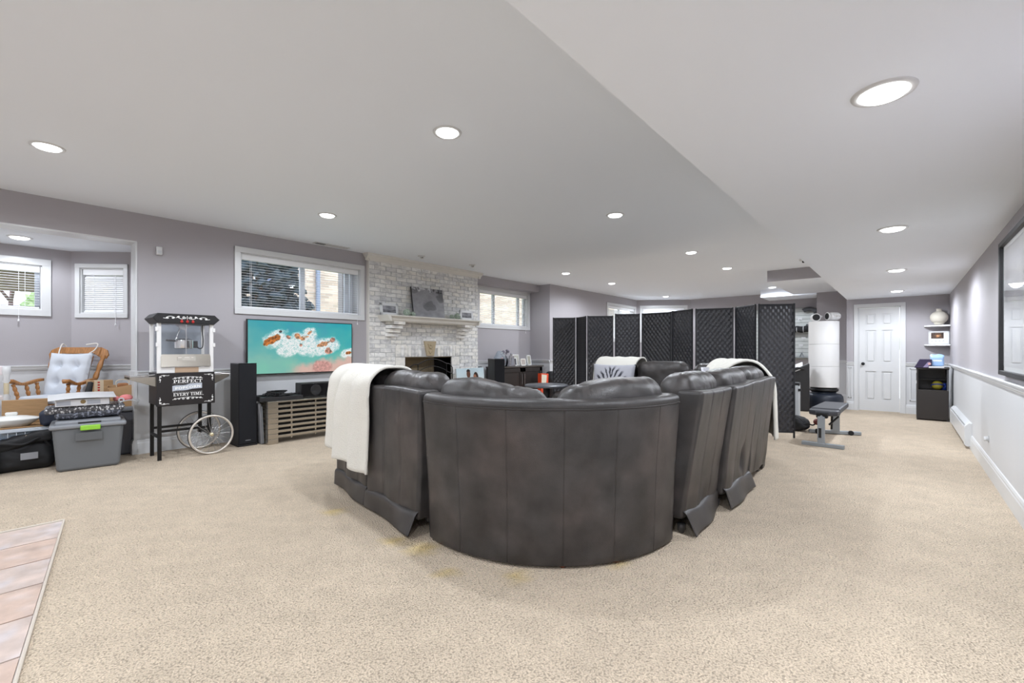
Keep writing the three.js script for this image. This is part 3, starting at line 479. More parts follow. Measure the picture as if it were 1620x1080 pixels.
for (const [z, r, l] of [[-4.635, 0.062, 'larger green glass ball left of the grey picture panel'], [-4.765, 0.043, 'smaller green glass ball left of the grey picture panel'], [-5.65, 0.043, 'smaller green glass ball right of the grey picture panel'], [-5.79, 0.06, 'larger green glass ball right of the grey picture panel']]) {
  const o = thing('glass_ball', l, 'ornament', [-6.4, 1.772, z], 0, 'glass balls on the mantel');
  mesh('sphere', new THREE.SphereGeometry(r, 28, 20).translate(0, r, 0), bubble, o);
  const bands = []; for (let k = 0; k < 6; k++) { const a = k * 1.1; bands.push(new THREE.TorusGeometry(r * 0.985, r * 0.05, 6, 40).rotateX(a).rotateY(a * 1.7).translate(0, r, 0)); } mesh('swirl', bands, std('#b9c7b6', 0.4), o);
}
// wedding canvas standing on the hearth
{
  const o = thing('photo_canvas', 'beach photo canvas of a couple, standing right of the firebox', 'picture', [-6.3, 0, -6.08], Q);
  const tex = canvasTex(512, 512, (c, w, h) => {
    const g = c.createLinearGradient(0, 0, 0, h); g.addColorStop(0, '#cfe3ec'); g.addColorStop(0.42, '#e4eef0'); g.addColorStop(0.43, '#7fc1d6'); g.addColorStop(0.6, '#a9d9de'); g.addColorStop(0.64, '#e9e2d2'); g.addColorStop(1, '#efe6d4'); c.fillStyle = g; c.fillRect(0, 0, w, h);
    const el = (x, y, a, b, f) => { c.fillStyle = f; c.beginPath(); c.ellipse(x, y, a, b, 0, 0, 7); c.fill(); };
    c.translate(-20, -65); c.scale(1.15, 1.15); c.fillStyle = '#d9cdb8'; c.beginPath(); c.moveTo(120, 512); c.lineTo(135, 215); c.quadraticCurveTo(190, 160, 245, 200); c.lineTo(262, 512); c.fill();
    c.fillStyle = '#f6f4ef'; c.fillRect(192, 170, 26, 120);
    el(204, 116, 30, 42, '#6b4433'); c.fillStyle = '#2a1c16'; c.beginPath(); c.ellipse(204, 92, 31, 24, 0, Math.PI, 0); c.fill();
    el(322, 158, 42, 58, '#3b241b'); c.fillStyle = '#3b241b'; c.beginPath(); c.moveTo(318, 110); c.quadraticCurveTo(380, 150, 392, 280); c.lineTo(340, 270); c.fill();
    el(306, 158, 26, 36, '#b57b5d'); c.fillStyle = '#b57b5d'; c.beginPath(); c.moveTo(262, 512); c.lineTo(262, 235); c.quadraticCurveTo(310, 190, 362, 240); c.lineTo(366, 300); c.lineTo(240, 300); c.fill();
    c.fillStyle = '#faf9f6'; c.beginPath(); c.moveTo(240, 512); c.lineTo(262, 300); c.quadraticCurveTo(310, 262, 362, 285); c.lineTo(390, 512); c.fill();
  });
  const L = 0.1, f = g => g.applyMatrix4(new THREE.Matrix4().makeRotationX(-L)); mesh('print', f(fitUV(new THREE.BoxGeometry(0.73, 0.84, 0.003).translate(0, 0.425, 0.032))), std('#ffffff', 0.5, 0, { map: tex }), o); mesh('stretcher', f(bb(-0.365, 0.365, 0.005, 0.845, 0, 0.03, 0.003)), M.trim, o);
}
{ const o = thing('wall_plate', 'grey double switch plate on the wall below the second window', 'switch', [-7.0, 0.78, -6.95], Q); mesh('plate', bb(-0.09, 0.09, -0.06, 0.06, 0, 0.008, 0.003), M.silver, o); for (const x of [-0.045, 0.045]) mesh('rocker', bb(x - 0.018, x + 0.018, -0.035, 0.035, 0.006, 0.013, 0.002), M.trim, o); }

// ---------- television, console, speakers ----------
{
  const o = thing('television', 'large flat television showing an aerial view of a turquoise shore', 'television', [-6.6, 0.86, -2.97], Q);
  const w = 1.51, h = 0.75;
  const el = (u, v, a, b, ra, rb, th) => { const x = (u - a) * 2, y = v - b, c = Math.cos(th), s = Math.sin(th); return ((x * c + y * s) / ra) ** 2 + ((-x * s + y * c) / rb) ** 2; };
  const tex = dataTex(1024, 512, (u, v) => {
    const n = fbm(u * 12, v * 6, 3, 5), n2 = fbm(u * 40, v * 20, 7, 4), n3 = fbm(u * 5, v * 3, 9, 3);
    let c = [mix(132, 34, clamp(v * 0.9 + u * 0.35 - 0.25 + n3 * 0.5)), mix(203, 170, clamp(v + n3 * 0.5)), mix(184, 182, v)];
    const blue = sstep(0.05, 0.5, n3 + 0.25 - Math.abs(u - 0.62)) * sstep(0.45, 0.7, v); c = [mix(c[0], 92, blue * 0.6), mix(c[1], 160, blue * 0.6), mix(c[2], 186, blue * 0.6)];
    const sand = sstep(0.34, 0.12, v + 0.28 * Math.abs(u - 0.78) + n * 0.2 - 0.14 * sstep(0.75, 1, u)) * sstep(0.28, 0.5, u); c = [mix(c[0], 226, sand), mix(c[1], 190, sand), mix(c[2], 178, sand)];
    let d = Math.min(el(u, v, 0.24, 0.67, 0.24, 0.17, 0.5), el(u, v, 0.36, 0.52, 0.24, 0.2, 0.3), el(u, v, 0.5, 0.62, 0.3, 0.22, 0.3), el(u, v, 0.62, 0.5, 0.42, 0.18, 0.1), el(u, v, 0.73, 0.52, 0.28, 0.18, 0.2), el(u, v, 0.97, 0.38, 0.2, 0.1, 0.2), el(u, v, 0.54, 0.78, 0.16, 0.1, 0.8));
    const foam = clamp((1.2 - d + n * 1.3) * 1.7) * clamp(0.88 + fbm(u * 90, v * 46, 5, 3) * 1.1 + n2 * 0.9); c = c.map((q, i) => mix(q, [250, 252, 252][i], foam));
    for (const [a, b, ra, rb, th, pk] of [[0.2, 0.63, 0.17, 0.075, 0.55, 0], [0.44, 0.72, 0.06, 0.05, 0.2, 2], [0.5, 0.7, 0.09, 0.05, 0.4, 2], [0.55, 0.79, 0.06, 0.035, 0.7, 2], [0.7, 0.57, 0.13, 0.055, 0.35, 2], [0.79, 0.65, 0.06, 0.05, 0.3, 1], [0.75, 0.42, 0.075, 0.085, 1.0, 1], [0.96, 0.38, 0.07, 0.04, 0.3, 0], [0.35, 0.7, 0.035, 0.05, 0.9, 1], [0.28, 0.8, 0.03, 0.025, 0.3, 3], [0.47, 0.54, 0.03, 0.03, 0.3, 1]]) {
      const q = el(u, v, a, b, ra, rb, th), m = clamp((1.05 - q + n * (pk === 2 ? 2.6 : 1.7)) * 3); const rc = [[176, 104, 44], [190, 140, 122], [196, 124, 74], [92, 86, 84]][pk], k = 1 + n2 * 1.1; c = c.map((w0, i) => mix(w0, rc[i] * k, m * (pk === 2 ? 0.8 : 1))); }
    const hill = clamp((1 - el(u, v, 0.68, 0.1, 0.22, 0.17, 0.1) + n * 0.8) * 2); c = c.map((q, i) => mix(q, [212, 160, 152][i] * (1 + n2 * 0.35), hill));
    return c;
  }, true, false);
  const sm = new THREE.MeshStandardMaterial({ color: '#0a0a0a', roughness: 0.25, emissive: '#ffffff', emissiveMap: tex, emissiveIntensity: 0.8 });
  mesh('screen', new THREE.PlaneGeometry(w - 0.02, h - 0.024).translate(0, h / 2, 0.0225), sm, o);
  mesh('bezel', [bb(-w / 2, w / 2, h - 0.011, h, -0.02, 0.026, 0.003), bb(-w / 2, w / 2, 0, 0.014, -0.02, 0.026, 0.003), bb(-w / 2, -w / 2 + 0.009, 0, h, -0.02, 0.026, 0.003), bb(w / 2 - 0.009, w / 2, 0, h, -0.02, 0.026, 0.003)], M.black, o);
  mesh('back_cover', bb(-w / 2 + 0.004, w / 2 - 0.004, 0.004, h - 0.004, -0.02, 0.02, 0.004), M.black, o); mesh('wall_mount', bb(-0.2, 0.2, 0.2, 0.5, -0.05, -0.02), M.black, o);
  mesh('logo_tab', bb(-0.02, 0.02, -0.006, 0.004, 0.015, 0.026, 0.002), M.silver, o);
  const l = new THREE.RectAreaLight('#9fe0d6', 0.35, w, h); l.position.set(0, h / 2, 0.03); l.rotation.y = Math.PI; l.name = 'screen_glow'; o.add(l);
}
function tower(label, p, ry) {
  const o = thing('tower_speaker', label, 'speaker', p, ry);
  mesh('cabinet', bb(-0.105, 0.105, 0.02, 1.025, -0.3, -0.02, 0.004), M.black, o); mesh('plinth', bb(-0.11, 0.11, 0, 0.022, -0.3, -0.005, 0.004), M.black, o);
  mesh('grille', bb(-0.101, 0.101, 0.03, 1.018, -0.024, 0, 0.008), std('#16171c', 0.95, 0, { bumpMap: scaled(clothBump, 10), bumpScale: 0.001 }), o); mesh('top_cap', bb(-0.105, 0.105, 1.02, 1.032, -0.3, -0.012, 0.003), M.blackGloss, o);
  mesh('badge', bb(-0.03, 0.03, 0.07, 0.078, 0, 0.002), M.silver, o); return o;
}
tower('tall black tower speaker left of the television', [-6.17, 0, -2.09], Q);
tower('tall black tower speaker beside the dark cabinet with photo frames', [-5.68, 0, -6.2], Q - 0.35);
{
  const o = thing('media_console', 'mirrored console with open horizontal slats below the television', 'console', [-6.03, 0, -2.27], Q);
  const Lc = 1.5, D = 0.36, hh = 0.545, mir = M.brushed;
  for (const [x0, x1] of [[0, 0.125], [Lc - 0.125, Lc]]) for (const z0 of [-0.1, -D]) for (let k = 0; k < 8; k++) mesh('block', bb(x0, x1, k * 0.0655, k * 0.0655 + 0.063, z0, z0 + 0.1, 0.003), mir, o);
  for (let k = 0; k < 7; k++) { mesh('slat', bb(0.125, Lc - 0.125, 0.075 + k * 0.064, 0.107 + k * 0.064, -0.045, -0.012, 0.003), mir, o); mesh('slat', bb(0.01, 0.04, 0.075 + k * 0.064, 0.107 + k * 0.064, -D + 0.1, -0.1, 0.003), mir, o); }
  for (const x of [0.3, 0.62, 0.94, 1.26]) mesh('divider', bb(x, x + 0.02, 0.05, 0.52, -0.07, -0.045), mir, o);
  mesh('top', bb(-0.005, Lc + 0.005, 0.524, hh, -D - 0.005, 0.005, 0.004), mir, o); mesh('back_panel', bb(0.02, Lc - 0.02, 0.04, 0.52, -D, -D + 0.01), M.black, o);
}
{
  const o = thing('equipment_tray', 'black tray of tangled cables on the left end of the console', 'tray', [-6.1, 0.545, -2.46], Q);
  mesh('case', [bb(-0.27, 0.27, 0, 0.05, -0.2, 0.02, 0.006), bb(-0.27, 0.27, 0.05, 0.068, -0.2, -0.185), bb(-0.27, -0.255, 0.05, 0.068, -0.2, 0.02)], M.black, o);
  for (let k = 0; k < 5; k++) { const pts = []; for (let i = 0; i < 14; i++) pts.push([rr(-0.19, 0.2) * (k < 3 ? 0.75 : 1) - (k < 3 ? 0.04 : 0), 0.058 + rr(0, k < 3 ? 0.06 : 0.02), rr(-0.16, 0)]); mesh('cable', tube(pts, 0.006, 90, 6), M.rubber, o); }
  mesh('plug', [bb(-0.08, -0.03, 0.06, 0.105, -0.03, 0.01, 0.006), bb(0.06, 0.11, 0.055, 0.085, -0.05, -0.01, 0.005)], M.blackGloss, o);
}
{ const o = thing('center_speaker', 'black box speaker on the console half hidden by the white throw', 'speaker', [-6.18, 0.545, -3.0], Q); mesh('cabinet', bb(-0.26, 0.26, 0, 0.2, -0.16, 0, 0.008), M.black, o); mesh('grille', bb(-0.25, 0.25, 0.01, 0.19, -0.003, 0.008, 0.004), M.blackGloss, o); mesh('driver', at(lathe([[0, 0.004], [0.03, 0.0], [0.07, 0.012], [0.075, 0]], 24), -0.05, 0.1, 0.008, 0, Math.PI / 2), M.black, o); }
{ const o = thing('leaning_panel', 'grey flat panel leaning between the tower speaker and the console', 'panel', [-6.13, 0, -2.232], Q); const g = soft(0.035, 0.52, 0.34, 0.016, 1, 4, 4, v => { if (v.y > 0.2) v.z -= (v.y - 0.2) * 0.4; }); mesh('board', at(g, 0.0, 0.258, -0.18, 0.03, 0, 0.05), std('#77777a', 0.6), o); mesh('edge_trim', at(bb(-0.004, 0.004, -0.25, 0.22, -0.004, 0.006), 0.014, 0.262, -0.005, 0.03, 0, 0.05), M.silver, o); }

// ---------- popcorn cart ----------
{
  const o = thing('popcorn_cart', 'black and white popcorn cart with a spoked wheel and a lettered sign', 'popcorn cart', [-6.06, 0, -1.43], Q);
  const cream = '#f3f3f1';
  const swirl = (c, x, y, s, flip = 1) => { c.beginPath(); for (let i = 0; i <= 60; i++) { const t = i / 60 * 4.6 * Math.PI / 2 * 1.3, r = s * (1 - i / 68); const px = x + flip * r * Math.cos(t), py = y + r * Math.sin(t) * 0.9; i ? c.lineTo(px, py) : c.moveTo(px, py); } c.stroke(); };
  // sign
  const sign = canvasTex(1024, 684, (c, w, h) => {
    c.fillStyle = '#211d1e'; c.fillRect(0, 0, w, h); c.strokeStyle = c.fillStyle = cream; c.lineCap = 'round'; c.textAlign = 'center'; c.textBaseline = 'middle';
    const fit = (s, f, x, y, W, Hh) => { c.save(); c.font = f; const m = c.measureText(s).width; c.translate(x, y); c.scale(W / m, Hh); c.fillText(s, 0, 0); c.restore(); };
    fit('PERFECT', 'bold 92px serif', w * 0.515, 178, 525, 1);
    c.fillStyle = '#b9bfca'; c.beginPath(); c.moveTo(250, 270); c.bezierCurveTo(360, 240, 430, 290, 560, 232); c.lineTo(785, 225); c.lineTo(785, 340); c.lineTo(600, 348); c.bezierCurveTo(440, 400, 350, 350, 250, 388); c.fill();
    c.strokeStyle = '#211d1e'; c.lineWidth = 4; c.beginPath(); c.moveTo(560, 350); c.lineTo(540, 372); c.moveTo(490, 258); c.lineTo(520, 236); c.stroke();
    c.save(); c.translate(w * 0.515, 310); c.rotate(-0.075); c.fillStyle = cream; fit('POPCORN', 'bold 82px sans-serif', 0, 0, 470, 0.9); c.restore();
    c.fillStyle = cream; fit('EVERY TIME', 'bold 92px serif', w * 0.515, 458, 525, 1);
    c.beginPath(); c.arc(805, 490, 7, 0, 7); c.fill();
    for (const [y, a] of [[228, 1], [402, -1]]) for (let i = 0; i < 34; i++) { c.beginPath(); c.arc(255 + i * 16, y + Math.sin(i / 5) * 5 * a, 3, 0, 7); c.fill(); }
    c.strokeStyle = cream; c.lineWidth = 8;
    for (const y of [102, 545]) { for (const [x, s, f] of [[300, 22, 1], [370, 20, -1], [440, 26, 1], [528, 30, -1], [528, 22, 1], [615, 26, -1], [685, 20, 1], [755, 22, -1]]) swirl(c, x, y, s, f); c.beginPath(); c.moveTo(255, y + 18); c.bezierCurveTo(400, y - 34, 640, y - 34, 795, y + 18); c.stroke(); }
    for (const [x, y, sx, sy] of [[0, 0, 1, 1], [w, 0, -1, 1], [0, h, 1, -1], [w, h, -1, -1]]) { c.save(); c.translate(x, y); c.scale(sx, sy); swirl(c, 46, 62, 20); swirl(c, 110, 44, 18, -1); swirl(c, 42, 128, 16, -1); c.beginPath(); c.moveTo(60, 40); c.bezierCurveTo(120, 20, 150, 60, 195, 38); c.moveTo(40, 60); c.bezierCurveTo(20, 110, 62, 140, 38, 180); c.stroke(); c.restore(); }
  });
  mesh('sign_board', bb(-0.272, 0.268, 0.585, 0.945, -0.03, 0.012, 0.004), M.black, o);
  mesh('sign_print', fitUV(new THREE.BoxGeometry(0.53, 0.352, 0.002).translate(-0.002, 0.765, 0.0125)), std('#ffffff', 0.4, 0, { map: sign }), o);
  mesh('cart_tub', [bb(-0.272, 0.268, 0.9, 0.945, -0.36, -0.03), bb(-0.272, -0.262, 0.6, 0.9, -0.36, -0.03), bb(0.258, 0.268, 0.6, 0.9, -0.36, -0.03), bb(-0.272, 0.268, 0.6, 0.945, -0.37, -0.355)], M.black, o);
  const L = (x0, x1, y0, y1, z0, z1) => bb(x0, x1, y0, y1, z0, z1, 0.003);
  for (const z of [-0.006, -0.355]) { mesh('leg', L(-0.262, -0.227, 0, 0.6, z - 0.03, z), M.blackMetal, o); mesh('leg', L(0.2, 0.235, 0.2, 0.6, z - 0.03, z), M.blackMetal, o); mesh('side_rail', L(-0.24, 0.235, 0.3, 0.326, z - 0.024, z - 0.004), M.blackMetal, o); }
  for (const x of [-0.26, 0.205]) mesh('cross_rail', L(x, x + 0.025, 0.24, 0.268, -0.36, -0.02), M.blackMetal, o);
  mesh('axle', bar([0.225, 0.222, 0.05], [0.225, 0.222, -0.42], 0.01), M.steel, o);
  for (const z of [0.045, -0.41]) {
    const R = 0.214, wh = mesh('wheel', new THREE.TorusGeometry(R, 0.012, 10, 64).scale(1, 1, 1.1).translate(0.225, 0.226, z), std('#cfc8bf', 0.3, 0.4), o);
    mesh('tire', new THREE.TorusGeometry(R + 0.008, 0.009, 8, 64).translate(0.225, 0.226, z - 0.012), M.rubber, wh);
    mesh('hub', at(lathe([[0, 0.02], [0.014, 0.02], [0.022, 0.008], [0.022, -0.02], [0, -0.02]], 20), 0.225, 0.226, z, 0, Math.PI / 2), std('#cdbf9e', 0.3, 0.6), wh);
    for (let k = 0; k < 18; k++) { const a = k / 18 * 6.283; mesh('spoke', bar([0.225 + Math.cos(a + 0.3) * 0.018, 0.226 + Math.sin(a + 0.3) * 0.018, z + (k % 2 ? 0.012 : -0.012)], [0.225 + Math.cos(a) * R, 0.226 + Math.sin(a) * R, z], 0.0022, 0.0022, 5), M.steel, wh); }
  }
  // folding side trays
  for (const s of [-1, 1]) { const x0 = s < 0 ? -0.272 : 0.268, f = v => x0 + s * v, deep = s < 0 ? 0.22 : 0.16; const t = mesh('side_tray', [bb(f(0), f(deep), 0.9, 0.906, -0.32, -0.03), bb(f(deep - 0.004), f(deep), 0.9, 0.925, -0.32, -0.03)], M.brushed, o); for (const z of [-0.03, -0.32]) mesh('tray_skirt', prism([[f(0), 0.906], [f(deep), 0.906], [f(deep), 0.885], [f(0), 0.80]], 0.006).translate(0, 0, z), M.brushed, t); mesh('tray_rim', bar([f(0.01), 0.93, -0.028], [f(deep), 0.912, -0.028], 0.006), M.steel, t); }
  // popper body
  const y0 = 0.945, y1 = 1.49, px = [-0.268, -0.232, 0.22, 0.256];
  for (const z of [0.0, -0.34]) for (const i of [0, 2]) mesh('corner_post', L(px[i], px[i + 1], y0, y1, z - 0.03, z), M.vinylWhite, o);
  for (const [x, y] of [[-0.272, 1.425], [-0.268, 1.255], [0.26, 1.425], [0.26, 1.255]]) mesh('hinge', L(x - 0.012, x + 0.012, y - 0.022, y + 0.022, -0.01, 0.008), M.vinylWhite, o);
  mesh('front_glass', bb(-0.232, -0.008, 1.15, y1, -0.012, -0.008), M.glass, o); mesh('front_glass', bb(-0.004, 0.22, 1.15, y1, -0.012, -0.008), M.glass, o); mesh('door_edge', L(-0.011, -0.001, 1.15, y1, -0.016, -0.004), M.steel, o);
  mesh('back_glass', bb(-0.232, 0.22, 1.0, y1, -0.335, -0.331), M.clearPlastic, o);
  for (const x of [-0.252, 0.238]) mesh('side_glass', bb(x - 0.002, x + 0.002, 1.0, y1, -0.31, -0.03), M.glass, o);
  const pan = mesh('kick_panel', at(bb(-0.238, 0.226, -0.07, 0.07, -0.006, 0, 0.002), 0, 1.08, 0.006, 0, -0.12), M.brushed, o); part(pan, 'brushed steel serving flap');
  mesh('flap_print', at(fitUV(new THREE.BoxGeometry(0.17, 0.05, 0.0012)), -0.005, 1.1, 0.005, 0, -0.12), std('#ffffff', 0.4, 0.5, { map: canvasTex(256, 80, (c, w, h) => { c.fillStyle = '#b3ada4'; c.fillRect(0, 0, w, h); c.fillStyle = '#d9d4cb'; c.font = 'bold 30px serif'; c.textAlign = 'center'; for (const [x, ww] of [[40, 60], [112, 26], [150, 60], [214, 36]]) c.fillRect(x - ww / 2, 14, ww * 0.8, 10); c.fillRect(70, 46, 110, 6); }) }), o);
  mesh('base_front', [L(-0.235, -0.11, y0, 1.005, -0.02, -0.004), L(0.11, 0.222, y0, 1.005, -0.02, -0.004)], M.vinylWhite, o); mesh('drawer_front', L(-0.11, 0.11, y0, 1.005, -0.018, 0), std('#c3a88f', 0.35, 0.4), o); mesh('base_floor', bb(-0.25, 0.24, 0.945, 0.955, -0.34, -0.02), M.steel, o);
  // kettle
  const kt = mesh('kettle', lathe([[0, 0], [0.085, 0], [0.095, 0.012], [0.095, 0.095], [0.1, 0.1], [0.092, 0.1], [0.088, 0.015], [0, 0.008]], 36, 0.01, 1.21, -0.17), M.chrome, o);
  mesh('kettle_lid', lathe([[0.09, 0], [0.07, 0.012], [0.02, 0.018], [0, 0.018]], 32, 0.01, 1.312, -0.17), M.steel, kt); mesh('kettle_handle', bar([-0.08, 1.3, -0.15], [-0.165, 1.305, -0.1], 0.009, 0.012), M.black, kt); mesh('motor_block', L(0.1, 0.14, 1.22, 1.3, -0.19, -0.15), M.black, kt);
  mesh('hanger', [bar([-0.06, 1.31, -0.2], [-0.01, 1.485, -0.2], 0.006), bar([0.05, 1.31, -0.2], [0.02, 1.485, -0.2], 0.006), prism([[-0.07, 1.49], [0.09, 1.49], [0.03, 1.43], [0, 1.43]], 0.02).translate(0, 0, -0.2)], M.steel, o);
  mesh('power_cord', tube([[0.185, 1.485, -0.15], [0.185, 1.4, -0.15], [0.192, 1.3, -0.15], [0.18, 1.22, -0.15], [0.15, 1.215, -0.15], [0.13, 1.25, -0.16]], 0.006, 40), M.rubber, o);
  // hood
  const hp = [[-0.27, 1.595], [0.262, 1.595], [0.312, 1.545], [0.255, 1.488], [-0.268, 1.488], [-0.315, 1.545]];
  mesh('hood', prism(hp, 0.4, 0.004).translate(0, 0, -0.17), M.black, o);
  const hood = canvasTex(1024, 180, (c, w, h) => { c.fillStyle = '#1c1b1d'; c.fillRect(0, 0, w, h); c.strokeStyle = cream; c.lineWidth = 11; c.lineCap = 'round'; for (const s of [1, -1]) { c.save(); c.translate(w / 2, 0); c.scale(s, 1); swirl(c, 62, 66, 36, -1); swirl(c, 165, 52, 24); swirl(c, 262, 80, 24); swirl(c, 372, 84, 26, -1); c.beginPath(); c.moveTo(80, 100); c.bezierCurveTo(160, 112, 170, 40, 205, 80); c.moveTo(230, 80); c.bezierCurveTo(280, 40, 350, 40, 380, 78); c.moveTo(395, 100); c.lineTo(440, 94); c.stroke(); c.restore(); } c.beginPath(); c.moveTo(w / 2, 34); c.lineTo(w / 2, 104); c.stroke(); });
  mesh('hood_print', fitUV(new THREE.BoxGeometry(0.5, 0.086, 0.002).translate(-0.005, 1.546, 0.0305)), std('#ffffff', 0.45, 0, { map: hood }), o);
  for (const x of [-0.052, 0, 0.052]) mesh('switch', [new THREE.SphereGeometry(0.014, 16, 12).scale(1, 1.1, 0.6).translate(x - 0.004, 1.512, 0.034), bb(x - 0.008, x, 1.522, 1.534, 0.03, 0.038, 0.002)], M.red, o);
}
// ---------- sectional sofa ----------
const groove = (d, w = 0.006, deep = 0.005) => deep * Math.exp(-(d * d) / (w * w));
function sweepArc(prof, angs, fn) {   // prof: closed outline of [r, y]
  const pos = [], idx = [], n = prof.length;
  for (const a of angs) prof.forEach(([r, y], k) => { const q = fn ? fn(r, y, a, k) : [r, y]; pos.push(q[0] * Math.cos(a), q[1], q[0] * Math.sin(a)); });
  for (let j = 0; j < angs.length - 1; j++) for (let i = 0; i < n; i++) { const i2 = (i + 1) % n, a = j * n + i, b = j * n + i2, c = a + n, d = b + n; idx.push(a, b, c, b, d, c); }
  for (const [j, flip] of [[0, false], [angs.length - 1, true]]) { const tri = THREE.ShapeUtils.triangulateShape(prof.map(p => new THREE.Vector2(...p)), []); for (const t of tri) { const q = t.map(v => j * n + v); if (flip) idx.push(q[0], q[1], q[2]); else idx.push(q[0], q[2], q[1]); } }
  let g = new THREE.BufferGeometry(); g.setAttribute('position', new THREE.Float32BufferAttribute(pos, 3)); g.setIndex(idx); g.computeVertexNormals();
  const uv = []; for (let j = 0; j < angs.length; j++) { let s = 0; prof.forEach((p, k) => { if (k) s += Math.hypot(p[0] - prof[k - 1][0], p[1] - prof[k - 1][1]); uv.push(angs[j], s); }); }
  g.setAttribute('uv', new THREE.Float32BufferAttribute(uv, 2)); return g.toNonIndexed();
}
const RAD = Math.PI / 180;
function puff(w, h, d, k, pleats, ph) {   // stuffed leather cushion with gathered pleats across the top
  return soft(w, h, d, Math.min(h, d) * 0.42, 30, 14, 10, v => {
    const u = v.x / (w / 2), t = v.y / (h / 2), e = 1 - 0.13 * Math.pow(Math.abs(u), 8) - 0.03 * u * u;
    v.y *= e; v.z *= 1 - 0.2 * Math.pow(Math.abs(u), 4);
    let q = 0; for (const p of pleats) q += 0.0055 * Math.exp(-Math.pow((v.x - p * w - 0.012 * Math.sin(t * 3 + p * 9)) / 0.013, 2)) * sstep(-0.4, 0.6, t);
    const n = fbm(v.x * 5 + ph, v.y * 9, v.z * 7 + ph, 3) * 0.02 + 0.0025 * Math.sin(v.x * 40 + 9 * v.y + ph) * Math.pow(Math.abs(u), 3);
    const L = Math.hypot(v.y / h, v.z / d) + 1e-4; v.y += (n - q) * (v.y / h) / L; v.z += (n - q) * (v.z / d) / L;
  });
}
function makeWedge(label, p, ry, a0, a1, feet) {
  const o = thing('sofa_corner', label, 'sofa', p, ry);
  const seams = [84.5, 66, 47.6, 30, 12].map(a => a * RAD).filter(a => a > a0 && a < a1), angs = new Set();
  for (let i = 0; i <= 90; i++) angs.add(mix(a0, a1, i / 90)); for (const s of seams) for (let k = -4; k <= 4; k++) angs.add(s + k * 0.0026);
  const A = [...angs].sort((x, y) => x - y), out = [];
  out.push([0.945, 0.012], [0.958, 0.018]); for (let i = 1; i <= 26; i++) { const t = i / 26; out.push([0.96 + 0.043 * t - 0.006 * Math.sin(Math.PI * t), mix(0.025, 0.872, t)]); }
  out.push([0.999, 0.876], [1.004, 0.883], [1.003, 0.9], [0.996, 0.914], [0.98, 0.925], [0.95, 0.93], [0.86, 0.926], [0.835, 0.92], [0.82, 0.9], [0.8, 0.5], [0.8, 0.1], [0.82, 0.03]);
  mesh('back', sweepArc(out, A, (r, y, a) => { let q = 0; if (r > 0.945 && y < 0.874) { for (const s of seams) q += groove(a - s, 0.0038, 0.0045); q -= 0.006 * fbm(a * 4, y * 3, 3, 3); } return [r - q, y]; }), M.leather, o);
  const am = a => a * 1.0, arcPts = (r, y) => { const pts = []; for (let i = 0; i <= 24; i++) { const a = mix(a0, a1, i / 24); pts.push([r * Math.cos(a), y, r * Math.sin(a)]); } return pts; };
  mesh('welt', tube(arcPts(1.004, 0.877), 0.0045, 80, 6), M.leather, o);
  const lower = []; for (let i = 0; i <= 20; i++) lower.push(mix(a0, a1, i / 20));
  mesh('seat_base', sweepArc([[0.82, 0.08], [0.82, 0.34], [0.3, 0.34], [0.3, 0.08]], lower), M.leatherDark, o);
  mesh('seat_cushion', sweepArc([[0.8, 0.34], [0.8, 0.46], [0.72, 0.49], [0.34, 0.49], [0.24, 0.46], [0.22, 0.4], [0.24, 0.34]], lower), M.leather, o);
  const am2 = (a0 + a1) / 2;
  for (const [ca, half, ph] of [[(am2 + a1) / 2, (a1 - am2) / 2, 1], [(am2 + a0) / 2, (am2 - a0) / 2, 5]]) {
    const R = 0.80, w = half * 2 * R * 0.985;
    const g = puff(w, 0.42, 0.25, 0, ph === 1 ? [-0.12, 0.06, 0.2, 0.36] : [-0.3, 0.02, 0.3], ph); const P = g.attributes.position;
    for (let i = 0; i < P.count; i++) { const a = ca - P.getX(i) / R, r = R + P.getZ(i) + 0.02, y = P.getY(i) + 0.8 + (ph === 5 ? -0.03 + 0.055 * sstep(-0.5, -0.05, P.getX(i) / w) : 0.02 - 0.06 * sstep(-0.2, 0.5, P.getX(i) / w)); P.setXYZ(i, r * Math.cos(a), y, r * Math.sin(a)); }
    const idx = mergeVertices((() => { const q = new THREE.BufferGeometry(); q.setAttribute('position', P); return q; })(), 1e-5); idx.computeVertexNormals(); mesh('back_cushion', muv(idx), M.leather, o);
  }
  for (const a of feet) mesh('foot', lathe([[0.016, 0], [0.028, 0.03], [0.03, 0.06], [0, 0.06]], 16, 0.922 * Math.cos(a), 0, 0.922 * Math.sin(a)), M.woodFoot, o);
  return o;
}
makeWedge('curved dark leather sofa corner with its seamed back nearest the viewer', [-2.05, 0, -2.75], 0, -2 * RAD, 103 * RAD, [5 * RAD, 47.6 * RAD, 97 * RAD, 28 * RAD]);
makeWedge('far curved sofa corner in front of the black screens, under a white throw', [-2.02, 0, -5.03], Q, 0, 90 * RAD, [5 * RAD, 45 * RAD, 85 * RAD]);
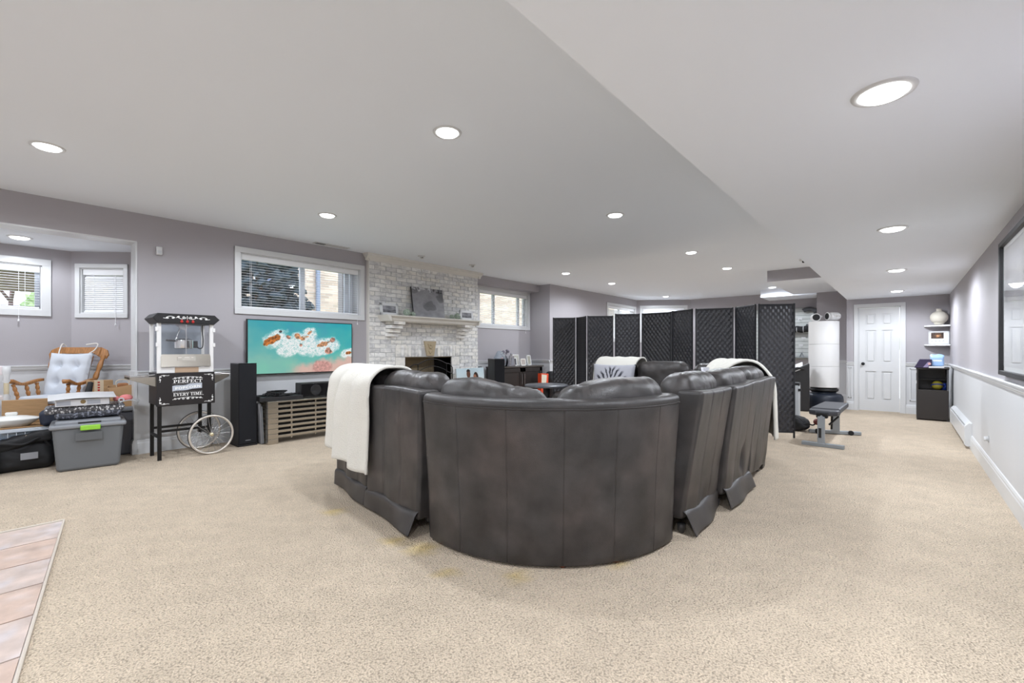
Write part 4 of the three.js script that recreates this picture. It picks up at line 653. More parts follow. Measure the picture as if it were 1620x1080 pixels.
function makeSeat(label, p, ry, w, o2 = {}) {
  const { skirt = null, ph = 1, arm = 0, pleats = [-0.1, 0.08, 0.24], pucker = 0, head = 0.42, low = 0.1, lean = 0 } = o2;
  const o = thing('sofa_section', label, 'sofa', p, ry);
  const hB = 0.935 - low, yc = (0.935 + low) / 2;
  mesh('back', soft(w, hB, 0.17, 0.028, 46, 30, 2, v => {
    const Y = v.y + yc, face = v.z > 0;
    if (face) { for (const s of [-w / 6, w / 6]) v.z -= groove(v.x - s - 0.008 * Math.sin(Y * 5), 0.007, 0.006); v.z += 0.008 * fbm(v.x * 5, Y * 3, ph, 3); const low2 = sstep(0.42, 0.18, Y); v.z += low2 * (0.007 * Math.sin(v.x * 17 + ph) + 0.008); v.z -= pucker * 0.05 * Math.exp(-Math.pow((v.x - 0.1) / 0.05, 2) - Math.pow((Y - 0.3) / 0.09, 2)); }
    v.z += mix(-lean, 0, clamp((Y - 0.1) / 0.83)) - 0.085; v.y = Y + (Y > 0.9 ? 0.008 * Math.sin(v.x * 5 + ph) : 0);
  }), M.leather, o);
  mesh('seat_base', soft(w - 0.03, 0.3, 0.72, 0.03, 2, 2, 2).translate(0, 0.2, -0.58), M.leatherDark, o);
  mesh('side_panel', [soft(0.05, 0.34, 0.2, 0.018, 1, 4, 4).translate(w / 2 - 0.06, 0.225, -0.19 - lean), soft(0.05, 0.34, 0.2, 0.018, 1, 4, 4).translate(-w / 2 + 0.06, 0.225, -0.19 - lean)], M.leatherDark, o);
  mesh('seat_cushion', soft(w - 0.015, 0.17, 0.62, 0.06, 10, 4, 10, v => { v.y += 0.012 * Math.cos(v.x * 4) + 0.006 * fbm(v.x * 6, v.z * 6, ph); }).translate(0, 0.42, -0.62), M.leather, o);
  mesh('front_panel', soft(w - 0.02, 0.36, 0.08, 0.03, 4, 4, 1).translate(0, 0.23, -0.95), M.leather, o);
  mesh('back_cushion', puff(w * 0.98, head, 0.24, 0, pleats, ph).translate(0, 1.045 - head / 2, -0.2), M.leather, o);
  if (skirt) { const [fa, fb] = skirt; mesh('skirt', sheet((u, v) => { const x = (u - 0.5) * w, f = mix(fa, fb, u), wv = 0.012 * Math.sin(u * 7 + ph) * v; return [x, mix(0.15 - 0.008 * Math.sin(u * 9 + ph), 0.018 + 0.003 * Math.sin(u * 8), v), 0.002 - lean + f * v + wv + 0.014 * sstep(0, 0.12, v)]; }, 30, 12, 0.007), M.leather, o); }
  for (const s of [-1, 1]) for (const z of [-0.16, -0.9]) mesh('foot', lathe([[0.016, 0], [0.024, 0.03], [0.026, 0.06], [0, 0.06]], 14, s * (w / 2 - 0.06), 0, z), M.leatherDark, o);
  if (arm) mesh('armrest', soft(0.2, 0.58, 0.92, 0.07, 4, 6, 10, v => { if (v.y > 0.1) v.x *= 1.12; }).translate(arm * (w / 2 + 0.1), 0.33, -0.5), M.leather, o);
  return o;
}
makeSeat('recliner section left of the curved sofa corner, its leather skirt kicked out', [-2.715, 0, -1.835], -6.5 * RAD, 0.74, { skirt: [0.0, 0.05], ph: 1.3, pleats: [0.0, 0.14, 0.28] });
makeSeat('leftmost recliner section, draped with the big white throw', [-3.44, 0, -1.945], -10 * RAD, 0.72, { skirt: [0.0, 0.02], ph: 2.6, arm: -1 });
makeSeat('armless sofa section just right of the curved corner', [-0.945, 0, -3.24], Q, 0.66, { lean: 0.13, skirt: [0.08, 0.01], ph: 4.1, pleats: [-0.05, 0.1, 0.2] });
makeSeat('recliner section on the right side with a puckered flared skirt', [-0.93, 0, -3.955], Q, 0.72, { lean: 0.1, skirt: [0.05, 0.045], ph: 5.7, pucker: 1, pleats: [-0.2, 0.3] });
makeSeat('last sofa section on the right side, before the far corner', [-0.94, 0, -4.67], Q, 0.69, { lean: 0.1, ph: 7.2, low: 0.07, pleats: [-0.3, 0.05] });
makeSeat('far sofa section facing the viewer with a plump back cushion', [-2.42, 0, -6.06], Math.PI, 0.72, { ph: 8.5, head: 0.46, pleats: [-0.4, 0.42] });
makeSeat('far sofa section under a white throw behind the zebra pillow', [-3.15, 0, -6.06], Math.PI, 0.72, { ph: 9.9, head: 0.46, arm: 1 });
// throws
function throwOver(label, p, ry, path, w, o2 = {}) {
  const { amp = 0.018, freq = 26, slant = 0, ph = 0, xf, t = 0.02 } = o2;
  const curve = new THREE.CatmullRomCurve3(path.map(q => new THREE.Vector3(0, q[1], q[0])), false, 'centripetal');
  const o = thing('throw_blanket', label, 'blanket', p, ry);
  const g = sheet((u, v) => { const c = curve.getPointAt(v), x = (u - 0.5) * w, k = sstep(0.42, 0.8, v), fold = amp * k * (Math.sin(x * freq + ph + 1.6 * Math.sin(v * 2)) + 0.6 * Math.sin(x * freq * 0.47 + ph * 2)) + 0.005 * fbm(x * 9, v * 14, ph), yy = c.y + (v > 0.7 ? (v - 0.7) / 0.3 * slant * (u - 0.5) : 0); const xx = x * (1 - 0.05 * k) + (o2.skew || 0) * (c.y - 1); const q = [xx, yy + 0.004 * Math.sin(x * 31), c.z + fold]; return xf ? xf(q) : q; }, 60, 60, -t);
  mesh('cloth', g, M.blanket, o); return o;
}
throwOver('big white fleece throw hanging over the leftmost recliner back', [-3.425, 0, -1.935], -10 * RAD, [[-0.52, 0.6], [-0.4, 0.9], [-0.3, 1.05], [-0.18, 1.075], [-0.06, 1.06], [0.045, 0.97], [0.075, 0.85], [0.085, 0.6], [0.1, 0.33]], 0.9, { slant: -0.12, ph: 0.6, amp: 0.036, freq: 21 });
throwOver('white throw folded over the far sofa section behind the zebra pillow', [-3.05, 0, -6.06], Math.PI, [[0.06, 0.55], [0.04, 0.85], [-0.05, 1.04], [-0.16, 1.08], [-0.28, 1.05], [-0.36, 0.95], [-0.37, 0.8], [-0.36, 0.56]], 0.64, { amp: 0.004, freq: 9, skew: -0.12 });
throwOver('white throw hanging down the outer right end of the sofa', [-2.02, 0, -5.03], 0, [[0.5, 0.85], [0.62, 1.02], [0.78, 1.095], [0.9, 1.07], [1.0, 0.965], [1.045, 0.88], [1.06, 0.6], [1.07, 0.29]], 1.05, { amp: 0.01, freq: 20, ph: 2, xf: ([x, y, r]) => { const a = 36 * RAD + x / 1.0; return [r * Math.cos(a), y, -r * Math.sin(a)]; } });
{
  const o = thing('throw_pillow', 'grey blue zebra patterned fur pillow on the far sofa', 'pillow', [-2.97, 0.76, -5.5], 0.12);
  const tex = dataTex(384, 300, (u, v) => { const x = Math.abs(u - 0.5) * 2, y = v, n = fbm(u * 7, v * 7, 4, 3) * 0.1; const a = Math.atan2(y + 0.05, x + 0.02), s = Math.sin(a * 30 + n * 26 + 10 * Math.hypot(x, y)), m = sstep(0.0, 0.5, s + n * 2 - 0.1) * sstep(0.98, 0.8, Math.hypot(x * 0.95, y) + n) * sstep(0, 0.12, y), g = (hash(u * 384 | 0, v * 300 | 0) - 0.5) * 26; return [mix(168, 56, m) + g, mix(168, 57, m) + g, mix(175, 64, m) + g]; }, true, false);
  const g = pillow(0.6, 0.5, 0.2), P = g.attributes.position, uv = g.attributes.uv; for (let i = 0; i < P.count; i++) uv.setXY(i, P.getX(i) / 0.6 + 0.5, P.getY(i) / 0.5 + 0.5);
  mesh('cover', at(g, 0, 0.0, 0, 0, -0.2), std('#ffffff', 0.95, 0, { map: tex, bumpMap: scaled(furBump, 2), bumpScale: 0.004 }), o);
}
{ const o = thing('paper_tag', 'small crumpled white tag between the cushions at the far corner', 'tag', [-1.52, 0.985, -4.72], 0.6); mesh('sheet', sheet((u, v) => [(u - 0.5) * 0.075, (v - 0.5) * 0.075, 0.02 * Math.sin(u * 5 + v * 3)], 8, 8, 0.002), std('#f1f1f6', 0.7), o); }
{ const o = thing('side_table', 'round dark side table at the open end of the sofa', 'table', [-3.9, 0, -5.25]); mesh('table_top', lathe([[0, 0.7], [0.3, 0.7], [0.315, 0.69], [0.315, 0.672], [0.3, 0.665], [0, 0.665]], 48), std('#4b4d53', 0.3), o); mesh('pedestal', lathe([[0, 0.02], [0.2, 0.02], [0.2, 0.04], [0.05, 0.06], [0.04, 0.3], [0.05, 0.66], [0, 0.66]], 32), M.black, o); mesh('base', lathe([[0, 0], [0.22, 0], [0.22, 0.02], [0, 0.025]], 32), M.black, o); }
// ---------- black woven folding screens ----------
const SH = 1.78;
function screenPanel(parent, a, b, ph) {
  const L = Math.hypot(b[0] - a[0], b[1] - a[1]), ry = Math.atan2(-(b[1] - a[1]), b[0] - a[0]);
  const p = mesh('panel_frame', [bb(0.004, 0.024, 0, SH + 0.05, -0.011, 0.011, 0.002), bb(L - 0.024, L - 0.004, 0, SH + 0.05, -0.011, 0.011, 0.002), bb(0.024, L - 0.024, SH + 0.02, SH + 0.045, -0.009, 0.009, 0.002), bb(0.024, L - 0.024, 0.07, 0.09, -0.009, 0.009, 0.002)], M.frameBlack, parent);
  p.position.set(a[0], 0, a[1]); p.rotation.y = ry;
  // flat strips bulging over and under upright rods, alternate rows opposed
  const W = L - 0.05, px = 0.034, rows = 38, rh = (SH - 0.07) / rows, nx = 90, pos = [], idx = [];
  for (let r = 0; r < rows; r++) { const prof = [0, 0.12, 0.3, 0.5, 0.7, 0.88, 1], y0 = 0.09 + r * rh, base = pos.length / 3;
    for (let k = 0; k < prof.length; k++) for (let i = 0; i <= nx; i++) { const x = W * i / nx, s = Math.sin(Math.PI * (x / px) + (r % 2) * Math.PI), e = Math.pow(Math.sin(Math.PI * (0.04 + 0.92 * prof[k])), 0.5); pos.push(0.025 + x, y0 + rh * prof[k], s * 0.0055 * e); }
    for (let k = 0; k < prof.length - 1; k++) for (let i = 0; i < nx; i++) { const q = base + k * (nx + 1) + i, c = q + nx + 1; idx.push(q, q + 1, c, q + 1, c + 1, c); } }
  const g = new THREE.BufferGeometry(); g.setAttribute('position', new THREE.Float32BufferAttribute(pos, 3)); g.setIndex(idx); g.computeVertexNormals();
  mesh('woven_infill', muv(g), M.weave, p);
  return p;
}
for (const [label, pts] of [
  ['left black woven folding screen, in front of the outside wall corner', [[-5.2, -7.2, -4.84, -7.47], [-4.82, -7.47, -4.47, -7.25], [-4.45, -7.25, -4.05, -7.52]]],
  ['middle black woven folding screen behind the far sofa', [[-3.83, -7.16, -3.47, -7.40], [-3.44, -7.40, -2.9, -7.37], [-2.85, -7.25, -2.45, -7.06]]],
  ['right black woven folding screen beside the weight bench', [[-2.42, -7.07, -1.91, -7.23], [-1.88, -7.2, -1.54, -6.9], [-1.515, -6.9, -1.115, -7.15]]]]) {
  const o = thing('folding_screen', label, 'screen'); pts.forEach((q, i) => screenPanel(o, [q[0], q[1]], [q[2], q[3]], i));
}
// ---------- cabinet corner right of the fireplace ----------
{
  const o = thing('sideboard', 'dark espresso cabinet with two doors under the second window', 'cabinet', [-6.5, 0, -7.86], Q);
  const w = 1.5, h = 0.83, d = 0.42; mesh('carcass', bb(-w / 2, w / 2, 0.05, h - 0.03, -d, -0.02), M.espresso, o); mesh('top', bb(-w / 2 - 0.015, w / 2 + 0.015, h - 0.03, h, -d - 0.005, 0.012, 0.005), std('#4a4540', 0.28), o); mesh('plinth', bb(-w / 2 + 0.02, w / 2 - 0.02, 0, 0.05, -d + 0.02, -0.05), M.black, o);
  for (const s of [-1, 1]) { const x0 = s < 0 ? -w / 2 + 0.03 : 0.01, x1 = s < 0 ? -0.01 : w / 2 - 0.03; const q = mesh('door', [bb(x0, x1, 0.07, 0.16, -0.02, 0, 0.003), bb(x0, x1, h - 0.13, h - 0.04, -0.02, 0, 0.003), bb(x0, x0 + 0.09, 0.07, h - 0.04, -0.02, 0, 0.003), bb(x1 - 0.09, x1, 0.07, h - 0.04, -0.02, 0, 0.003), bb(x0 + 0.08, x1 - 0.08, 0.15, h - 0.12, -0.02, -0.012)], M.espresso, o); mesh('handle', bar([s * 0.045, 0.42, 0.02], [s * 0.045, 0.66, 0.02], 0.006), M.steel, q); }
}
const smallPic = c => std(c, 0.25);
for (const [l, z, x, w, h, ry, c, f] of [
  ['silver photo frame on the dark cabinet, nearest the screens', -8.32, -6.68, 0.17, 0.24, 0.1, '#a5a396', '#d9dad8'],
  ['white wide photo frame at the back of the dark cabinet', -7.98, -6.8, 0.24, 0.26, 0, '#b9b6ac', '#dddcd8'],
  ['cream rounded photo frame in the front middle of the dark cabinet', -8.0, -6.6, 0.19, 0.165, 0.05, '#b3a9a3', '#e8e6e0'],
  ['slim white photo frame left of the cream frame on the dark cabinet', -7.78, -6.66, 0.12, 0.19, -0.15, '#4d4d52', '#e4e4e2']]) photoFrame(l, [x, 0.832, z], Q + ry, w, h, 0.15, smallPic(c), 0.024, smallPic(f));
{ const o = thing('silver_clock', 'silver tapering trophy clock on the dark cabinet', 'clock', [-6.58, 0.832, -7.56], Q); mesh('body', prism([[-0.11, 0], [0.11, 0], [0.05, 0.24], [-0.05, 0.24]], 0.06, 0.006).translate(0, 0, 0), M.steel, o); mesh('face', prism([[-0.06, 0.03], [0.06, 0.03], [0.03, 0.19], [-0.03, 0.19]], 0.01).translate(0, 0, 0.031), std('#8a8b92', 0.3), o); mesh('finial', new THREE.SphereGeometry(0.03, 16, 12).translate(0, 0.265, 0), M.steel, o); }
{ const o = thing('gift_bag', 'clear plastic bag of orange and red sweets on the dark cabinet', 'bag', [-6.62, 0.832, -7.22], Q); mesh('bag', soft(0.3, 0.34, 0.16, 0.06, 12, 12, 6, v => { const t = (v.y + 0.17) / 0.34; v.x *= 1 - 0.45 * sstep(0.45, 1, t) + 0.1 * fbm(v.x * 12, v.y * 12, 4); v.z *= 1 - 0.5 * sstep(0.5, 1, t) + 0.2 * fbm(v.x * 9, v.y * 14, 9); v.y += 0.02 * fbm(v.x * 20, v.z * 20, 2); }).translate(0, 0.17, 0), M.clearPlastic, o); const cs = ['#d8622b', '#a3202b', '#e9a36a', '#f1e7dc', '#6d87c4']; for (let k = 0; k < 5; k++) { const gs = []; for (let i = 0; i < 9; i++) gs.push(new THREE.SphereGeometry(rr(0.016, 0.026), 8, 6).translate(rr(-0.1, 0.1), rr(0.03, 0.18), rr(-0.05, 0.05))); mesh('sweets', gs, std(cs[k], 0.5), o).userData.kind = 'stuff'; } }
{ const o = thing('flower_jar', 'dark vase of dried flowers among the frames', 'vase', [-6.76, 0.832, -7.52], Q); mesh('jar', lathe([[0, 0], [0.08, 0], [0.11, 0.08], [0.09, 0.17], [0.06, 0.2], [0.07, 0.22], [0.06, 0.22], [0, 0.1]], 28), std('#34353c', 0.3), o); const gs = []; for (let i = 0; i < 9; i++) { const a = i * 0.7, x = Math.cos(a) * rr(0.05, 0.16), z = Math.sin(a) * 0.06, y = rr(0.28, 0.36); gs.push(bar([0, 0.15, 0], [x, y, z], 0.004), new THREE.DodecahedronGeometry(rr(0.02, 0.034), 0).translate(x, y, z)); } mesh('blooms', gs, std('#7d7884', 0.9), o); }
{ const o = thing('toy_box', 'orange and cream cardboard toy box in front of the dark cabinet', 'box', [-6.2, 0, -8.2], Q - 0.2); mesh('carton', at(prism([[-0.1, 0.0], [0.1, 0.0], [0.09, 0.66], [-0.13, 0.66]], 0.12, 0.004), 0, 0, 0, 0, 0, -0.06), std('#e8502a', 0.5), o); mesh('cream_panel', at(prism([[-0.11, 0.38], [0.02, 0.36], [0.035, 0.63], [-0.12, 0.64]], 0.006), 0, 0, 0.062, 0, 0, -0.06), std('#e9e2cf', 0.5), o); }
{ const o = thing('backpack', 'dark backpack slumped beside the dark cabinet', 'bag', [-6.25, 0, -8.62], Q); mesh('body', soft(0.34, 0.7, 0.24, 0.1, 10, 14, 6, v => { const n = fbm(v.x * 7, v.y * 7, v.z * 7 + 3) * 0.05; v.x *= 1 + n - 0.25 * sstep(0.1, 0.35, v.y); v.z += n; }).translate(0, 0.345, 0), M.duffel, o); mesh('strap', tube([[0.05, 0.66, 0.06], [0.16, 0.6, 0.13], [0.17, 0.4, 0.14], [0.14, 0.2, 0.13]], 0.014), std('#8d8f98', 0.6), o); }

// ---------- gym corner ----------
{
  const o = thing('weight_bench', 'grey steel weight bench with a black padded seat', 'bench', [0, 0, 0]);
  const P = (a, b, w, y0, y1) => { const L = Math.hypot(b[0] - a[0], b[1] - a[1]); return at(box(L, y1 - y0, w, 0, (y0 + y1) / 2, 0, 0.006), (a[0] + b[0]) / 2, 0, (a[1] + b[1]) / 2, Math.atan2(-(b[1] - a[1]), b[0] - a[0])); };
  mesh('foot_bar', P([-0.98, -6.76], [-0.54, -6.72], 0.06, 0, 0.045), M.silver, o); mesh('foot_bar', P([-1.04, -7.77], [-0.455, -7.97], 0.06, 0.005, 0.05), M.silver, o);
  mesh('front_post', box(0.075, 0.34, 0.06, -0.775, 0.2, -6.745, 0.005), M.silver, o); mesh('post_sticker', box(0.03, 0.12, 0.002, -0.785, 0.17, -6.7145), M.black, o);
  mesh('rear_post', at(prism([[-0.05, 0], [0.05, 0], [0.05, 0.36], [-0.01, 0.3]], 0.06, 0.004), -0.74, 0.04, -7.86, 0.35), M.silver, o);
  mesh('spine', bar([-0.775, 0.36, -6.7], [-0.745, 0.33, -7.85], 0.03, 0.03, 4), M.silver, o);
  mesh('bracket', [box(0.12, 0.06, 0.1, -0.77, 0.38, -6.8, 0.01), bar([-0.68, 0.4, -6.9], [-0.69, 0.2, -6.95], 0.012), bar([-0.7, 0.27, -6.82], [-0.62, 0.36, -6.95], 0.012)], M.blackMetal, o);
  const pad = (z0, z1, w0, w1) => { const s = [[-w0 / 2, 0], [w0 / 2, 0], [w1 / 2, z1 - z0], [-w1 / 2, z1 - z0]]; return prism(s, 0.06, 0.018).rotateX(-Math.PI / 2); };
  mesh('seat_pad', at(prism([[-0.075, -0.02], [-0.15, 0.03], [-0.165, 0.16], [0.165, 0.16], [0.15, 0.03], [0.075, -0.02]], 0.065, 0.02).rotateX(-Math.PI / 2), -0.77, 0.405, -6.83, -0.03), std('#3a3b40', 0.5), o);
  mesh('back_pad', at(prism([[-0.16, 0], [0.16, 0], [0.145, 0.95], [-0.145, 0.95]], 0.07, 0.02).rotateX(-Math.PI / 2), -0.765, 0.415, -7.01, -0.03), std('#3a3b40', 0.5), o);
  for (const [x, z] of [[-0.94, -7.82], [-0.56, -7.93]]) mesh('foot_wheel', at(new THREE.CylinderGeometry(0.032, 0.032, 0.03, 20), x, 0.032, z + 0.035, 0.3, Math.PI / 2), M.rubber, o);
}
{
  const o = thing('punching_bag', 'thick white freestanding punching bag on a dark navy base', 'punching bag', [-1.24, 0, -11.16]);
  const R = 0.262, sec = (y0, y1) => lathe([[0, y0], [R - 0.004, y0], [R, y0 + 0.005], [R + 0.001, (y0 + y1) / 2], [R, y1 - 0.005], [R - 0.004, y1], [0, y1]], 56);
  for (const [a, b] of [[0.44, 0.86], [0.862, 1.31], [1.312, 1.775]]) mesh('foam_section', sec(a, b), M.vinylWhite, o);
  mesh('collar', lathe([[0, 0.36], [0.24, 0.36], [0.25, 0.38], [0.25, 0.405], [0.225, 0.41], [0.235, 0.44], [0, 0.44]], 48), M.black, o); mesh('neck', lathe([[0.2, 0.3], [0.22, 0.36], [0, 0.36], [0, 0.3]], 40), M.navy, o);
  mesh('base', lathe([[0, 0], [0.3, 0], [0.32, 0.03], [0.335, 0.18], [0.325, 0.26], [0.29, 0.305], [0.2, 0.318], [0, 0.318]], 56), M.navy, o);
}
for (const [l, x, ry, rz, y] of [['white boxing glove lying with its black cuff toward the room', -1.37, 0.2, 0.0, 0.085], ['white boxing glove lying on its side, right one on the bag', -1.12, -0.9, 0.5, 0.1]]) {
  const o = thing('boxing_glove', l, 'glove', [x, 1.777, -11.13], ry, 'gloves on the punching bag');
  mesh('mitt', soft(0.17, 0.16, 0.24, 0.075, 8, 8, 10, v => { if (v.z < 0) { v.x *= 1.05; v.y *= 1 + 0.3 * v.z; } else v.x *= 0.95 - 0.4 * v.z; }).translate(0, y, -0.06), M.vinylWhite, o);
  mesh('cuff', at(new THREE.TorusGeometry(0.068, 0.014, 12, 32), 0, y, 0.06), M.vinylWhite, o); mesh('lining', at(new THREE.CylinderGeometry(0.064, 0.05, 0.03, 24), 0, y, 0.06, 0, Math.PI / 2), M.black, o); mesh('thumb', soft(0.05, 0.05, 0.12, 0.024, 4, 4, 6).translate(0.09, y + 0.02, -0.07), M.vinylWhite, o);
}
{
  const o = thing('slat_wall', 'pale grey slatted wall panel with hooks at the far end', 'wall panel', [-2.75, 0.93, -14.34]);
  for (let k = 0; k < 14; k++) mesh('slat', bb(-0.9, 0.94, k * 0.1, k * 0.1 + 0.092, 0, 0.02, 0.004), std('#c6cac8', 0.5), o); mesh('backer', bb(-0.9, 0.94, 0, 1.4, -0.006, 0.004), std('#7a7d7d', 0.7), o);
  for (const [x, y] of [[0.66, 0.56], [0.6, 0.35], [0.58, 1.08]]) mesh('hook', [bb(x, x + 0.1, y, y + 0.07, 0.02, 0.028, 0.002), bar([x + 0.05, y, 0.028], [x + 0.05, y - 0.02, 0.14], 0.006)], M.trim, o);
  mesh('shelf_bracket', [bb(0.2, 0.9, 0.06, 0.075, 0.02, 0.2), bar([0.62, 0.07, 0.03], [0.67, 0.2, 0.05], 0.008), bar([0.72, 0.07, 0.03], [0.67, 0.2, 0.05], 0.008)], M.silver, o);
}
{ const o = thing('gym_bag', 'black roll bag on the slatted wall shelf', 'bag', [-2.22, 1.745, -14.2]); mesh('roll', soft(0.7, 0.17, 0.17, 0.08, 10, 4, 4, v => { v.y += 0.01 * Math.sin(v.x * 30); }), M.duffel, o); mesh('strap', [-0.12, 0.05, 0.2].map(x => new THREE.TorusGeometry(0.085, 0.008, 8, 28).rotateY(Math.PI / 2).translate(x, 0, 0)), std('#cfcfd2', 0.5), o); }
{ const o = thing('exercise_hoop', 'dark grey padded ring hanging on the slatted wall', 'ring', [-1.9, 2.05, -14.22]); mesh('ring', new THREE.TorusGeometry(0.23, 0.055, 14, 40, Math.PI * 1.3).rotateZ(-1.9), std('#4c4e52', 0.6), o); mesh('pad', soft(0.08, 0.24, 0.1, 0.03, 2, 4, 2).translate(0.17, 0.05, 0.03), M.black, o); }
{ const o = thing('equipment_case', 'black open case with a white flap behind the right screen', 'case', [-1.72, 0, -10.55], 0.15); mesh('case_body', soft(0.62, 0.78, 0.5, 0.03, 6, 8, 4, v => { if (v.y > 0) v.y += 0.16 * (v.x / 0.31); }).translate(0, 0.39, 0), M.black, o); mesh('flap', at(bb(-0.3, 0.24, 0, 0.012, -0.2, 0.2), -0.02, 0.79, 0.05, 0, 0.3, 0.42), M.trim, o); mesh('handle_grip', tube([[0.0, 0.75, 0.26], [0.1, 0.84, 0.29], [0.22, 0.82, 0.27]], 0.02), M.rubber, o); }
{ const o = thing('tool_trolley', 'narrow pale grey trolley case at the screen edge', 'case', [-1.42, 0, -8.35], 0.1); mesh('body', bb(-0.2, 0.18, 0.1, 0.66, -0.15, 0.1, 0.02), std('#b9bcbe', 0.4), o); mesh('lid', bb(-0.2, 0.18, 0.63, 0.68, -0.15, 0.1, 0.01), M.black, o); mesh('caster', at(new THREE.CylinderGeometry(0.045, 0.045, 0.03, 20), 0.14, 0.046, 0.05, 0, 0, Math.PI / 2), M.rubber, o); mesh('corner_guard', bb(0.12, 0.2, 0.06, 0.16, 0.04, 0.12, 0.015), std('#8b8c87', 0.5), o); mesh('latch', bb(0.16, 0.2, 0.55, 0.59, 0.06, 0.11, 0.004), M.black, o); }
{ const o = thing('duffel_bag', 'small black sports bag with a red brown ball end on the carpet by the screen', 'bag', [-1.32, 0, -7.85], 0.2); mesh('body', soft(0.55, 0.22, 0.3, 0.08, 14, 6, 6, v => { const n = fbm(v.x * 9, v.y * 9, v.z * 9) * 0.05; v.y += n; v.z += n; v.y *= 1 - 0.3 * sstep(0.05, 0.27, v.x); }).translate(0, 0.105, 0), M.duffel, o); mesh('handles', tube([[-0.1, 0.19, 0.08], [0, 0.24, 0.1], [0.12, 0.2, 0.1], [0.22, 0.12, 0.12]], 0.012), M.rubber, o); mesh('plug_ball', new THREE.SphereGeometry(0.045, 18, 14).translate(0.36, 0.15, 0.05), std('#7a3b36', 0.5), o); mesh('cord_tail', tube([[0.25, 0.12, 0.05], [0.31, 0.1, 0.06], [0.36, 0.14, 0.05]], 0.01), M.rubber, o); }

// ---------- door corner ----------
const SHX0 = 0.31, shelfMat = M.trim;
for (const [y, l] of [[1.64, 'upper small white corner shelf'], [1.295, 'lower small white corner shelf']]) { const o = thing('corner_shelf', l, 'shelf', [0.62, y, -11.27]); const s = new THREE.Shape(); s.moveTo(0, 0); s.lineTo(-0.34, 0); s.lineTo(-0.34, -0.06); s.quadraticCurveTo(-0.3, -0.2, 0, -0.24); const g = new THREE.ExtrudeGeometry(s, { depth: 0.018, bevelEnabled: true, bevelSize: -0.002, bevelThickness: 0.003, bevelSegments: 2 }).rotateX(Math.PI / 2).scale(1, 1, 1); g.translate(-0.001, 0.0, 0); for (let i = 0; i < g.attributes.position.count; i++) g.attributes.position.setZ(i, Math.abs(g.attributes.position.getZ(i))); g.computeVertexNormals(); const m = mesh('board', g, shelfMat, o); m.material = new THREE.MeshStandardMaterial({ color: '#ececec', roughness: 0.4, side: THREE.DoubleSide }); mesh('bracket', bb(-0.3, -0.05, -0.03, -0.021, 0.002, 0.02), M.trim, o); }
{ const o = thing('ceramic_vase', 'round cream ribbed ceramic vase on the upper corner shelf', 'vase', [0.475, 1.644, -11.14]); const pts = [[0, 0], [0.055, 0], [0.06, 0.018], [0.075, 0.03]]; for (let i = 0; i <= 24; i++) { const t = i / 24, a = -1.05 + t * 2.3; pts.push([0.122 * Math.cos(a) + 0.0012 * Math.cos(i * 3.1), 0.135 + 0.118 * Math.sin(a)]); } pts.push([0.036, 0.252], [0.035, 0.275], [0.042, 0.288], [0.036, 0.289], [0.03, 0.27], [0, 0.2]); mesh('body', lathe(pts, 56), std('#d9d3c6', 0.6), o); }
{ const o = photoFrame('white frame with a warm photo above script lettering on the lower shelf', [0.475, 1.299, -11.18], -0.05, 0.275, 0.235, 0.1, std('#f0efec', 0.5), 0.02); const f = g => g.applyMatrix4(new THREE.Matrix4().makeRotationX(-0.1)); mesh('snapshot', f(fitUV(new THREE.BoxGeometry(0.165, 0.105, 0.004).translate(-0.02, 0.155, 0.008))), std('#ffffff', 0.3, 0, { map: dataTex(96, 64, (u, v) => { const n = fbm(u * 5, v * 4, 12), e = Math.exp(-((u - 0.55) ** 2 + (v - 0.45) ** 2) / 0.04); return [70 + 150 * e + n * 110, 48 + 110 * e + n * 80, 34 + 70 * e + n * 60]; }, true, false) }), o); mesh('script', f(fitUV(new THREE.BoxGeometry(0.23, 0.06, 0.003).translate(0, 0.06, 0.0085))), std('#ffffff', 0.5, 0, { map: canvasTex(256, 68, (c, w, h) => { c.fillStyle = '#f0efec'; c.fillRect(0, 0, w, h); c.strokeStyle = '#8a8a8a'; c.lineWidth = 3; c.beginPath(); for (let i = 0; i < 200; i++) { const x = 14 + i * 1.14, y = 36 + 14 * Math.sin(i * 0.55) * (0.5 + 0.5 * Math.sin(i * 0.13)) ; i ? c.lineTo(x, y) : c.moveTo(x, y); } c.stroke(); }) }), o); }
{
  const o = thing('storage_cabinet', 'dark brown cabinet with an open cubby below the corner shelves', 'cabinet', [0.365, 0, -10.42]);
  const w = 0.4, h = 0.89, d = 0.45, t = 0.022; mesh('side_panel', bb(-w / 2, -w / 2 + t, 0, h - t, -d, 0, 0.003), M.espresso, o); mesh('side_panel', bb(w / 2 - t, w / 2, 0, h - t, -d, 0, 0.003), std('#55565a', 0.4), o); mesh('top', bb(-w / 2 - 0.005, w / 2 + 0.005, h - t, h, -d, 0.005, 0.003), M.espresso, o); mesh('back_panel', bb(-w / 2 + t, w / 2 - t, 0.02, h - t, -d, -d + 0.01), M.espresso, o); mesh('cubby_floor', bb(-w / 2 + t, w / 2 - t, 0.5, 0.52, -d, -0.01), M.espresso, o); mesh('inner_shelf', bb(-w / 2 + t, w / 2 - t, 0.68, 0.69, -d + 0.01, -0.22), M.espresso, o);
  mesh('door', bb(-w / 2 + 0.003, w / 2 - 0.003, 0.02, 0.512, -0.012, 0.008, 0.003), M.espresso, o); for (const y of [0.62, 0.8]) mesh('hinge', bb(-w / 2 - 0.012, -w / 2, y, y + 0.05, -0.03, 0, 0.003), M.trim, o);
}
